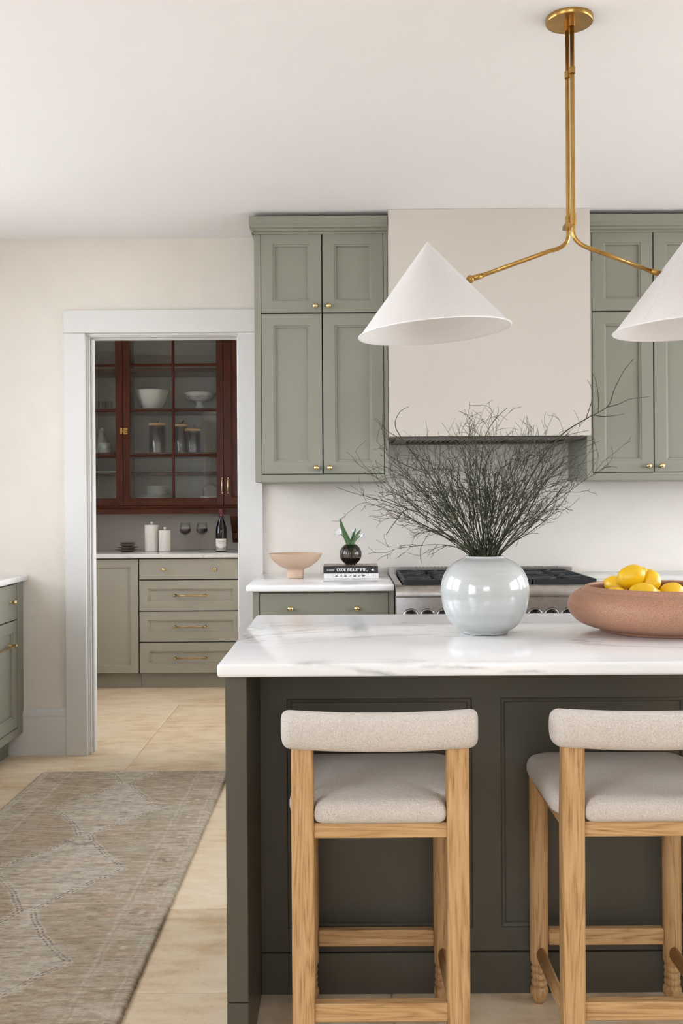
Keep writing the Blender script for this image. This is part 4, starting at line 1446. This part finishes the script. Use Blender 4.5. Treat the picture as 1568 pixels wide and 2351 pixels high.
MB().box(.2375, .2388, -.0004, 0, .010, .022).build('spine_bar', M['ink_white'], b2)
t_ = NT('book_photo_cover'); vv_ = t_.co((1, 1, 1))
cc_ = t_.ramp(t_.noise(vv_, 26, 4, .6), [(.3, lin((96, 70, 58))), (.5, lin((172, 148, 126))), (.7, lin((205, 190, 172)))])
t_.set(cc_, .35)
MB().box(.0015, .2565, .002, .205, .0331, .0334).build('cover_print', t_.m, b2)

# smoked bud vase
VZ = CZ + .0569
bv = thing('bud_vase', 'round smoked-glass bud vase of white tulips on the books', 'vase', (.0195, 4.795, VZ))
R0 = .0530


def ball_prof(rr, top, n=16, zc=.0520):
    out = []
    for k in range(n + 1):
        a = -PI / 2 + .62 + (PI / 2 - .62 + top) * k / n
        out.append((rr * math.cos(a), zc + rr * math.sin(a)))
    return out


outp = [(0, .0)] + [(.022, .0)] + ball_prof(R0, 1.08)[1:]
MB().lathe(outp, 48).build('glass_body', M['smoke'], bv)
inp = [(0, .006)] + ball_prof(R0 - .004, -.02 + .35, 12)
wat = NT('dark_water'); wat.set(lin((24, 19, 17)), .05, 0, None, .5)
MB().lathe([(0, .002)] + [(r_, max(z_, .002)) for r_, z_ in ball_prof(R0 - .003, -.42, 10)] + [(0, .0520 + (R0 - .003) * math.sin(-.42))], 40).build('dark_base', wat.m, bv)
MB().lathe([(R0 * .86, .0520 + .0260), (R0 * .83, .0520 + .0268), (0, .0520 + .0262)], 40).build('water_surface', M['smoke'], bv)


def leaf_blade(m_, path, wmax, face):
    """blade along path with real thickness"""
    P = smooth_path(path, 5); n = len(P); f = Vector(face).normalized()
    fr_, bk = [], []
    rows_ = []
    for k, p in enumerate(P):
        t = k / (n - 1)
        w_ = wmax * (math.sin(PI * min(1, .12 + .88 * t) ** .85) ** .8 if t < 1 else 0)
        if t > .97: w_ = wmax * .04
        tan = (P[min(k + 1, n - 1)] - P[max(k - 1, 0)]).normalized()
        sd = tan.cross(f).normalized(); nrm = sd.cross(tan).normalized()
        row = []
        for q in (-1, -.5, 0, .5, 1):
            row.append(p + sd * w_ * q + nrm * (abs(q) ** 1.5 * w_ * .35))
        rows_.append(row)
    vv = []; fs = []
    th = .0005
    for sgn in (1, -1):
        for row in rows_:
            for c_ in row: vv.append(c_ + f * th * sgn)
    per = len(rows_) * 5
    for k in range(n - 1):
        for j in range(4):
            a = k * 5 + j
            fs.append((a, a + 1, a + 6, a + 5)); fs.append((per + a, per + a + 5, per + a + 6, per + a + 1))
        for j in (0, 4):
            a = k * 5 + j
            fs.append((a, a + 5, per + a + 5, per + a))
    m_.add(vv, fs, True)


def tulip(label, foot, bend, head, axis, size, openness, leaves):
    e = thing('tulip', label, 'tulip', foot, 0, 'white tulips in the smoked vase')
    F_ = Vector(foot); L_ = lambda p: Vector(p) - F_
    st_ = smooth_path([L_(foot), L_(bend), L_(head)], 8)
    MB().tube(st_, .0022, 8).build('stem', M['stem'], e)
    ax = Vector(axis).normalized(); u_ = ax.orthogonal().normalized(); v_ = ax.cross(u_)
    hd = L_(head)
    for k in range(6):
        a = 2 * PI * k / 6 + (.3 if k % 2 else 0); inn = .82 if k % 2 else 1.0
        rd = u_ * math.cos(a) + v_ * math.sin(a); sd = ax.cross(rd)
        vv = []; fs = []; NU, NV = 7, 5
        for sgn in (0, 1):
            for i2 in range(NU):
                t = i2 / (NU - 1)
                rr = size * inn * (.10 + (.42 + .45 * openness) * math.sin(PI * .5 * min(1, t * 1.25)) - (.18 - .5 * openness) * max(0, t - .55))
                hz = size * (1.30 - .45 * openness) * t
                ww = size * .46 * math.sin(PI * (.10 + .83 * t)) ** .75
                for j in range(NV):
                    q = -1 + 2 * j / (NV - 1)
                    p = hd + ax * (hz - .10 * size * q * q * t) + rd * (rr - .20 * size * q * q - sgn * .0007) + sd * ww * q
                    vv.append(p)
        n1 = NU * NV
        for i2 in range(NU - 1):
            for j in range(NV - 1):
                a_ = i2 * NV + j
                fs.append((a_, a_ + 1, a_ + NV + 1, a_ + NV)); fs.append((n1 + a_, n1 + a_ + NV, n1 + a_ + NV + 1, n1 + a_ + 1))
        for i2 in range(NU - 1):
            for j in (0, NV - 1):
                a_ = i2 * NV + j; fs.append((a_, a_ + NV, n1 + a_ + NV, n1 + a_))
        for j in range(NV - 1):
            a_ = (NU - 1) * NV + j; fs.append((a_, a_ + 1, n1 + a_ + 1, n1 + a_))
        MB().add(vv, fs, True).build('petal', M['tulip'], e)
    MB().tube([hd, hd + ax * size * .45], [.0022, .0012], 6).build('stamen', M['lemon'], e)
    for (pth, wm, fc) in leaves:
        m_ = MB(); leaf_blade(m_, [L_(p) for p in pth], wm, fc); m_.build('leaf', M['leaf'], e)


bx, by, bz = .0195, 4.795, VZ
MZ = VZ + .0985




tulip('open white tulip leaning left of the tall leaf', (bx - .004, by, bz + .03), (bx - .012, by - .005, MZ), (-0.0281, 4.785, 1.1257), (-.62, -.62, .30), .027, .75,
      [([(bx - .002, by - .004, MZ - .035), (0.0135, 4.785, 1.0752), (-0.0175, 4.785, 1.1445), (-0.0318, 4.785, 1.1990)], .0125, (.15, -1, .1)),
       ([(bx - .006, by + .002, MZ - .03), (0.0009, 4.80, 1.0810), (-0.0116, 4.805, 1.0998)], .006, (.15, -1, .1))])
tulip('closed white tulip half hidden behind the two right leaves', (bx + .002, by + .012, bz + .03), (bx + .004, by + .012, MZ), (0.0307, 4.815, 1.1202), (-.10, -.12, 1), .0165, .10,
      [([(bx + .004, by - .004, MZ - .03), (0.0283, 4.785, 1.1003), (0.0453, 4.785, 1.1483)], .0080, (.3, -1, .1))])
tulip('drooping white tulip on the right of the smoked vase', (bx + .006, by, bz + .03), (bx + .012, by - .004, MZ), (0.0618, 4.785, 1.1084), (.88, -.30, .22), .0215, .30,
      [([(bx + .004, by - .008, MZ - .035), (0.0344, 4.78, 1.0837), (0.0513, 4.775, 1.1172), (0.0703, 4.775, 1.1442)], .0085, (-.3, -1, .1))])

# ================================================================== pantry
PB = 6.83
PC = .9313      # pantry counter top
cabinet('base_cabinet', 'greige pantry base cabinet with four drawers below the wine glasses', -1.4265, PB, 0, .710, .900, PYB - PB - .002,
        [dict(name='drawer', x=(0, .710), z=(.751, .896), knobs=[(.172, .822), (.525, .822)]),
         dict(name='drawer', x=(0, .710), z=(.536, .750), st=.058, pulls=[(.353, .645, .232)]),
         dict(name='drawer', x=(0, .710), z=(.323, .535), st=.058, pulls=[(.353, .430, .232)]),
         dict(name='drawer', x=(0, .710), z=(.108, .322), st=.058, pulls=[(.353, .216, .232)])], (0, 0, .002, .0), mat='cab_pantry', toe=.106)
cabinet('base_cabinet', 'greige pantry base cabinet with a panelled door left of the drawers', -2.272, PB, 0, .843, .900, PYB - PB - .002,
        [dict(x=(.0, .42), z=(.108, .896), st=.052), dict(x=(.42, .843), z=(.108, .896), st=.052)], (0, 0, .002, .0), mat='cab_pantry', toe=.106)
cabinet('base_cabinet', 'greige pantry base cabinet right of the drawers, behind the door casing', -.7145, PB, 0, .585, .900, PYB - PB - .002,
        [dict(x=(.0, .29), z=(.108, .896), st=.052, knobs=[(.26, .85)]), dict(x=(.29, .585), z=(.108, .896), st=.052, knobs=[(.32, .85)])], (0, 0, .002, .0), mat='cab_pantry', toe=.106)
slab('countertop', 'grey-white marble pantry countertop under the canisters and wine', -2.274, -.124, 6.80, PYB - .001, .9013, PC, 'marble_pantry', .004)

# ---- mahogany hutch, three bays hung above the counter
HY = 7.10
hutch = thing('wall_hutch', 'dark red mahogany glass-fronted wall hutch above the pantry counter', 'hutch', (-1.2, HY, 1.200))
HX = lambda x: x + 1.2
HZ = lambda z: z - 1.200
D0 = PYB - .002 - HY
X0, X1 = -2.270, -.130
TOP = 2.618
c = MB()
c.box(HX(X0), HX(X0 + .03), .024, D0, HZ(1.262), HZ(TOP)); c.box(HX(X1 - .03), HX(X1), .024, D0, HZ(1.262), HZ(TOP))
c.box(HX(-.884), HX(-.868), .024, D0, HZ(1.262), HZ(TOP)); c.box(HX(-1.598), HX(-1.582), .024, D0 - .012, HZ(1.30), HZ(TOP))
c.box(HX(X0 + .03), HX(X1 - .03), .024, D0, HZ(1.262), HZ(1.300)); c.box(HX(X0 + .03), HX(X1 - .03), .024, D0, HZ(2.58), HZ(TOP))
c.build('case', M['mah_z'], hutch)
MB().box(HX(X0 + .03), HX(X1 - .03), D0 - .012, D0, HZ(1.30), HZ(2.58)).build('back_board', m_plain('hutch_back_paint', (176, 170, 160), .7, var=.03, nscale=6), hutch)
SHELF = [2.242, 1.958, 1.640, 1.505]
for zz in SHELF:
    for (a, b) in ((X0 + .03, -1.598), (-1.582, -.884), (-.868, X1 - .03)):
        dfront = .028 if zz != 1.505 else .17
        MB().box(HX(a), HX(b), dfront, D0 - .012, HZ(zz - .026), HZ(zz), .002).build('shelf', M['mah_x'], hutch)
# base moulding and apron
MB().prism([(-.012, HZ(1.239)), (-.020, HZ(1.243)), (-.022, HZ(1.250)), (-.016, HZ(1.258)), (.0, HZ(1.262)), (D0, HZ(1.262)), (D0, HZ(1.239))], HX(X0), HX(X1), 'x').build('base_moulding', M['mah_x'], hutch)
MB().box(HX(X0), HX(X1), .0, D0, HZ(1.200), HZ(1.2389)).build('apron', M['mah_x'], hutch)


def bracket(x):
    pts = [(D0, HZ(1.1999)), (.02, HZ(1.1999)), (.02, HZ(1.18)), (.05, HZ(1.15)), (.10, HZ(1.12)), (.14, HZ(1.07)), (.16, HZ(1.06)), (.165, HZ(1.02)), (.20, HZ(.99)), (.23, HZ(.983)), (D0, HZ(.983))]
    MB().prism(pts, HX(x), HX(x + .06), 'x').build('bracket', M['mah_z'], hutch)


bracket(-.834); bracket(-2.26)


def glass_door(x0, x1, stl, str_, vm, lab_side):
    zb_, zt_ = 1.262, 2.575
    e = MB()
    t = .022
    e.box(HX(x0), HX(x0 + stl), 0, t, HZ(zb_), HZ(zt_), .0015); e.box(HX(x1 - str_), HX(x1), 0, t, HZ(zb_), HZ(zt_), .0015)
    e.box(HX(x0 + stl), HX(x1 - str_), .0005, t - .0005, HZ(zb_), HZ(1.314), .0015); e.box(HX(x0 + stl), HX(x1 - str_), .0005, t - .0005, HZ(2.52), HZ(zt_), .0015)
    dr_ = e.build('door', M['mah_z'], hutch)
    muns = [(2.255, 2.273), (1.932, 1.947), (1.609, 1.627)]
    xm = [(v - .009, v + .009) for v in vm]
    xs_ = [x0 + stl] + [q for p in xm for q in p] + [x1 - str_]
    cols_ = list(zip(xs_[0::2], xs_[1::2]))
    for a, b in xm:
        MB().prism([(HX(a), .020), (HX(a), .010), (HX((a + b) / 2 - .003), .003), (HX((a + b) / 2 + .003), .003), (HX(b), .010), (HX(b), .020)], HZ(1.314), HZ(2.52), 'z').build('muntin', M['mah_z'], dr_)
    for a, b in muns:
        for (p, q) in cols_:
            MB().prism([(.020, HZ(a)), (.010, HZ(a)), (.003, HZ((a + b) / 2 - .003)), (.003, HZ((a + b) / 2 + .003)), (.010, HZ(b)), (.020, HZ(b))], HX(p), HX(q), 'x').build('muntin', M['mah_x'], dr_)
    zs_ = [1.314] + [q for p in sorted(muns) for q in p] + [2.52]
    rws = list(zip(zs_[0::2], zs_[1::2]))
    for (p, q) in cols_:
        for (a, b) in rws:
            MB().box(HX(p) - .003, HX(q) + .003, .0145, .0165, HZ(a) - .003, HZ(b) + .003).build('pane', M['pane'], dr_)
    return dr_


gd = glass_door(-1.589, -.875, .048, .048, [-1.2315], 1)
gd2 = glass_door(-2.238, -1.592, .048, .050, [-1.94], -1)
# panelled wooden doors on the right bay
for a, b in ((-.872, -.500), (-.498, -.162)):
    wd_ = MB().panel(HX(a), HX(b), HZ(1.264), HZ(2.575), .022, RINGS(.05)).build('door', M['mah_z'], hutch)
# latch on the meeting stiles
lt = MB().box(HX(-1.586), HX(-1.556), -.004, .0, HZ(1.770), HZ(1.815), .001)
lt.lathe([(.011, .004), (.011, .012), (.008, .015), (0, .015)], 18, (HX(-1.570), 0, HZ(1.791)), True, Matrix.Rotation(R(90), 3, 'X'))
lt.box(HX(-1.5725), HX(-1.5675), -.022, -.014, HZ(1.781), HZ(1.802), .001)
lt.build('latch', M['brass'], gd)
MB().box(HX(-1.609), HX(-1.593), -.006, 0, HZ(1.772), HZ(1.816), .001).box(HX(-1.5945), HX(-1.586), -.009, -.004, HZ(1.785), HZ(1.797), .001).build('latch_keeper', M['brass'], gd2)
for xh in (-.884, -.842):
    MB().tube([(HX(xh), -.002, HZ(1.352)), (HX(xh), -.018, HZ(1.358)), (HX(xh), -.018, HZ(1.444)), (HX(xh), -.002, HZ(1.450))], .0042, 10).box(HX(xh) - .004, HX(xh) + .004, -.003, 0, HZ(1.345), HZ(1.362)).box(HX(xh) - .004, HX(xh) + .004, -.003, 0, HZ(1.440), HZ(1.457)).build('pull_handle', M['brass_pol'], gd if xh < -.87 else wd_)

# ---- things in the hutch
IY = 7.265


def lathe_thing(name, label, cat, prof, loc, mat, seg=40, group=None):
    o = MB().lathe(prof, seg).build(name, M[mat]); o.location = loc
    return tag(o, label, cat, group)


S2, S3, S4, S0 = 1.9585, 1.6405, 1.5055, 1.3005
lathe_thing('mixing_bowl', 'large plain cream bowl behind the hutch glass', 'bowl',
            [(0, 0), (.064, 0), (.067, .003), (.090, .045), (.108, .090), (.118, .125), (.121, .140), (.117, .141), (.103, .090), (.084, .045), (.06, .01), (0, .008)], (-1.415, IY, S2), 'canister')
ped = thing('marble_pedestal_bowl', 'veined marble pedestal bowl right of the cream bowl in the hutch', 'bowl', (-1.063, IY, S2))
MB().lathe([(0, 0), (.045, 0), (.046, .008), (.034, .018), (.026, .032), (.025, .048), (.034, .056), (0, .057)], 36).build('foot', M['carrara_item'], ped)
MB().lathe([(0, .056), (.055, .058), (.085, .070), (.108, .096), (.119, .120), (.115, .121), (.100, .098), (.07, .074), (0, .066)], 48).build('bowl', M['carrara_item'], ped)


def jar(label, x, y_, r_, h, loop):
    e = thing('glass_jar', label, 'jar', (x, y_, S3), 0, 'lidded glass jars in the hutch')
    MB().lathe([(0, .0), (r_ - .003, .0), (r_, .004), (r_, h), (r_ - .003, h), (r_ - .003, .006), (0, .005)], 36).build('glass_body', M['jar_glass'], e)
    MB().lathe([(r_ - .014, .007), (r_ - .013, h - .012), (r_ - .016, h - .012), (r_ - .017, .009)], 30).build('inner_sleeve', M['jar_glass'], e)
    MB().lathe([(0, h + .0005), (r_ + .002, h + .0005), (r_ + .003, h + .004), (r_ + .003, h + .014), (r_ + .001, h + .017), (0, h + .017)], 36).build('lid', M['bamboo'], e)
    if loop:
        MB().tube(smooth_path([(.000, 0, h + .016), (.006, 0, h + .030), (.012, 0, h + .048), (.018, 0, h + .050), (.016, 0, h + .034), (.006, 0, h + .016)], 5), .0013, 6).build('loop', M['dark_wood'], e)
    else:
        MB().tube([(.0, 0, h + .016), (.012, 0, h + .036), (.019, 0, h + .048), (.021, 0, h + .052)], [.0035, .0065, .0065, .003], 10).build('spoon_handle', M['dark_wood'], e)


jar('tall glass jar with bamboo lid left of the muntin', -1.376, 7.262, .060, .200, False)
jar('tall glass jar with bamboo lid partly behind the muntin', -1.2105, 7.300, .046, .196, False)
jar('shorter glass jar with bamboo lid and dark loop', -1.113, 7.240, .056, .158, True)
# dinner plates
for k in range(5):
    lathe_thing('dinner_plate', 'white dinner plate in the lower, wider half of the hutch stack', 'plate',
                [(0, 0), (.06, 0), (.066, .002), (.108, .0055), (.1085, .0072), (.104, .007), (.064, .0036), (0, .003)], (-1.392, 7.25, S0 + k * .0074), 'white_cer', 36, 'large plates at the stack base')
for k in range(9):
    lathe_thing('side_plate', 'white side plate in the upper, narrower half of the hutch stack', 'plate',
                [(0, 0), (.05, 0), (.056, .002), (.083, .0055), (.0835, .0068), (.080, .0068), (.054, .0034), (0, .003)], (-1.366, 7.25, S0 + 5 * .0074 + .0004 + k * .0072), 'white_cer', 36, 'small plates on top of the stack')
cl = thing('cake_cloche', 'glass domed cloche on a low stand behind the right hutch pane', 'cloche', (-.985, 7.245, S0))
cs = MB().lathe([(.0, .012), (.075, .012), (.080, .014), (.080, .020), (.076, .022), (0, .022)], 40).build('stand', M['white_cer'], cl)
for a in (200, 320, 80):
    MB().lathe([(.006, 0), (.0085, 0), (.0085, .0121), (.006, .0121)], 10, (.05 * math.cos(R(a)), .05 * math.sin(R(a)), 0)).build('foot', M['brass'], cs)
dm = [(.069, .0225)] + [(.069, .040)] + [(.069 * math.cos(a), .055 + .066 * math.sin(a)) for a in [R(q) for q in range(0, 86, 9)]]
MB().lathe(dm + [(.008, .1212), (.007, .126), (.012, .131), (.014, .139), (.010, .146), (0, .148)], 40).build('dome', M['glass'], cl)
for k, (x, lb) in enumerate(((-1.708, 'short clear tumbler closest to the glass door stile'), (-1.745, 'short clear tumbler in the middle of the left bay'), (-1.800, 'short clear tumbler nearest the doorway jamb'))):
    lathe_thing('tumbler', lb, 'glass', [(0, 0), (.022, 0), (.025, .004), (.027, .060), (.0255, .060), (.0235, .008), (0, .007)], (x - .012, 7.23 + .05 * (k % 2), S2), 'glass', 24, 'tumblers in the left bay')
# stacked cups and a bottle on the left
for k in range(2):
    lathe_thing('cup', ['pale sage cup with a ring base, lower of the stacked pair', 'pale sage cup with green band, upper of the stacked pair'][k], 'cup',
                [(0, 0), (.036, 0), (.038, .003), (.040, .030 if k == 0 else .048), (.037, .030 if k == 0 else .048), (.034, .005), (0, .004)], (-1.752, 7.24, S3 + k * .0302), 'sage_cer', 32, 'stacked cups in the left bay')
lathe_thing('carafe', 'grey stoneware carafe behind the stacked cups', 'carafe', [(0, 0), (.050, 0), (.055, .006), (.052, .05), (.036, .105), (.020, .150), (.014, .165), (.020, .168), (.020, .180), (.013, .183), (.014, .192), (.010, .195), (0, .195)], (-1.800, 7.345, S3), 'sage_cer', 32)
nap = MB()
loft(nap, [rrect(0, 0, .11, .07, .004, z, 3) for z in (0, .004, .0042, .0085)]).build('napkin', M['napkin'])
o = bpy.data.objects['napkin']; o.location = (-1.76, 7.35, S4 + .0003); tag(o, 'folded pale napkin on the lowest shelf of the left bay', 'napkin')

# ---- things on the pantry counter
PZ = PC + .0004


def canister(label, x, y_, r_, h):
    e = thing('canister', label, 'canister', (x, y_, PZ), 0, 'fluted white canisters')
    m_ = MB(); seg = 120; vv = []; fs = []
    lay = [(.93, 0), (1, .004), (1, h - .003), (.97, h)]
    for q, z in lay:
        for k in range(seg):
            rr = r_ * q * (1 + .035 * abs(math.cos(k / seg * 2 * PI * 15)) - .03)
            vv.append((rr * math.cos(2 * PI * k / seg), rr * math.sin(2 * PI * k / seg), z))
    for i_ in range(3):
        for k in range(seg):
            k2 = (k + 1) % seg
            fs.append((i_ * seg + k, i_ * seg + k2, (i_ + 1) * seg + k2, (i_ + 1) * seg + k))
    fs.append(tuple(reversed(range(seg)))); fs.append(tuple(range(3 * seg, 4 * seg)))
    m_.add(vv, fs).build('body', M['canister'], e)
    ld = MB().lathe([(0, h + .0003), (r_ * 1.01, h + .0003), (r_ * 1.02, h + .003), (r_ * 1.0, h + .006), (0, h + .008)], 40).build('lid', M['canister'], e)
    MB().lathe([(.004, h + .007), (.005, h + .012), (.0095, h + .018), (.0105, h + .023), (.007, h + .029), (0, h + .030)], 20).build('knob', M['canister'], ld)


canister('taller fluted white canister with knobbed lid', -1.400, 7.16, .0495, .184)
canister('shorter fluted white canister with knobbed lid', -1.2985, 7.115, .0415, .1455)


def wine_glass(label, x, y_):
    e = thing('wine_glass', label, 'wine glass', (x, y_, PZ), 0, 'glasses of red wine')
    MB().lathe([(0, .0), (.034, .0), (.035, .0015), (.012, .004), (.004, .008), (.0032, .03), (.0032, .105), (.005, .112), (.022, .122), (.038, .136), (.0415, .146), (.0405, .158), (.036, .203), (.0352, .203), (.0395, .158), (.0402, .147), (.037, .138), (.022, .125), (0, .117)], 40).build('glass', M['glass'], e)
    MB().lathe([(0, .1185), (.021, .1262), (.036, .139), (.0393, .147), (.0385, .161), (0, .161)], 36).build('wine', M['wine'], e)


wine_glass('glass of red wine beside the canisters', -1.158, 7.15)
wine_glass('glass of red wine beside the bottle', -1.038, 7.15)
bt = thing('wine_bottle', 'dark red-wine bottle with a white label on the pantry counter', 'wine bottle', (-.884, 7.03, PZ))
MB().lathe([(0, .004), (.030, .0), (.0370, .003), (.0385, .008), (.0390, .150), (.036, .175), (.026, .205), (.0175, .230), (.0145, .245), (.0140, .262), (.0, .262)], 48).build('glass_body', M['bottle'], bt)
cp = MB().lathe([(.0144, .240), (.0150, .241), (.0148, .285), (.0155, .287), (.0155, .297), (.0142, .299), (0, .299)], 32).build('capsule', M['capsule'], bt)
MB().lathe([(0, 0), (.0032, 0), (.0032, .0004), (0, .0004)], 14, (0, -.0150, .259), True, Matrix.Rotation(R(90), 3, 'X')).build('emblem', M['ink_white'], cp)


def wrap(m_, quads_, r_):
    """wrap flat x-z quads around the bottle (front = -y)"""
    vv = []; fs = []
    for j_, q in enumerate(quads_):
        n_ = len(vv); r_ = r_ + .000006
        vv += [(r_ * math.sin(p[0] / r_), -r_ * math.cos(p[0] / r_), p[1]) for p in q]
        fs.append(tuple(range(n_, n_ + len(q))))
    return m_.add(vv, fs)


lb = MB(); qs = []
for k in range(24):
    a = -.047 + .094 * k / 24; b = -.047 + .094 * (k + 1) / 24
    qs.append([(a, .010), (b, .010), (b, .094), (a, .094)])
lab = wrap(lb, qs, .0394).build('label', M['paper'], bt)
pq = []
for k in range(22):   # hatched triangle pattern at the label foot
    a = -.046 + .092 * k / 22; b = a + .0030
    top = .028 + .018 * abs(((k / 22) * 2) - 1)
    z = .012
    while z < top - .003:
        pq.append([(a, z), (b, z), (b, z + .0022), (a, z + .0022)]); z += .0042 if k % 2 else .0034
wrap(MB(), pq, .0397).build('label_pattern', M['ink'], lab)
tx = []
cx_ = -.0255
for ch in 'Contour':
    hh, ww = (.0165, .0095) if ch == 'C' else (.0125, .0062)
    for s_ in GL[ch]:
        for (p, q) in zip(s_[:-1], s_[1:]):
            x0_, z0_, x1_, z1_ = cx_ + p[0] * ww, .068 + p[1] * hh, cx_ + q[0] * ww, .068 + q[1] * hh
            L_ = math.hypot(x1_ - x0_, z1_ - z0_); nx_, nz_ = -(z1_ - z0_) / L_ * .0005, (x1_ - x0_) / L_ * .0005
            tx.append([(x0_ + nx_, z0_ + nz_), (x0_ - nx_, z0_ - nz_), (x1_ - nx_, z1_ - nz_), (x1_ + nx_, z1_ + nz_)])
    cx_ += ww + .0012
cx_ = -.016
for ch in 'PINOT NOIR':
    if ch == ' ': cx_ += .0022; continue
    for s_ in GL[ch][:3]:
        for (p, q) in zip(s_[:-1], s_[1:]):
            x0_, z0_, x1_, z1_ = cx_ + p[0] * .0026, .0585 + p[1] * .0034, cx_ + q[0] * .0026, .0585 + q[1] * .0034
            L_ = math.hypot(x1_ - x0_, z1_ - z0_)
            if L_ < 1e-9: continue
            nx_, nz_ = -(z1_ - z0_) / L_ * .00025, (x1_ - x0_) / L_ * .00025
            tx.append([(x0_ + nx_, z0_ + nz_), (x0_ - nx_, z0_ - nz_), (x1_ - nx_, z1_ - nz_), (x1_ + nx_, z1_ + nz_)])
    cx_ += .0032
wrap(MB(), tx, .0397).build('label_lettering', M['ink'], lab)
# stoneware stack
zz = PZ
for k, (r_, h, nm, lb) in enumerate(((.078, .018, 'stoneware_plate', 'bottom brown stoneware plate of the small stack'), (.077, .018, 'stoneware_plate', 'upper brown stoneware plate under the two bowls'),
                                     (.056, .026, 'stoneware_bowl', 'lower brown stoneware bowl on the two plates'), (.056, .021, 'stoneware_bowl', 'topmost brown stoneware bowl of the small stack'))):
    if nm == 'stoneware_plate':
        pr_ = [(0, 0), (.040, 0), (.043, .006), (r_, .014), (r_, .0175), (.036, .0105), (0, .0095)]; step = .0177
    else:
        pr_ = [(0, 0), (.020, 0), (.022, .003), (r_ * .8, h * .6), (r_, h), (r_ - .003, h + .001), (r_ * .7, h * .6), (0, .005)]; step = .0165
    lathe_thing(nm, lb, 'plate' if 'plate' in nm else 'bowl', pr_, (-1.567 + .003 * (k % 2), 7.11, zz), 'dark_cer', 32, 'brown stoneware stack')
    zz += step if k != 1 else .0108
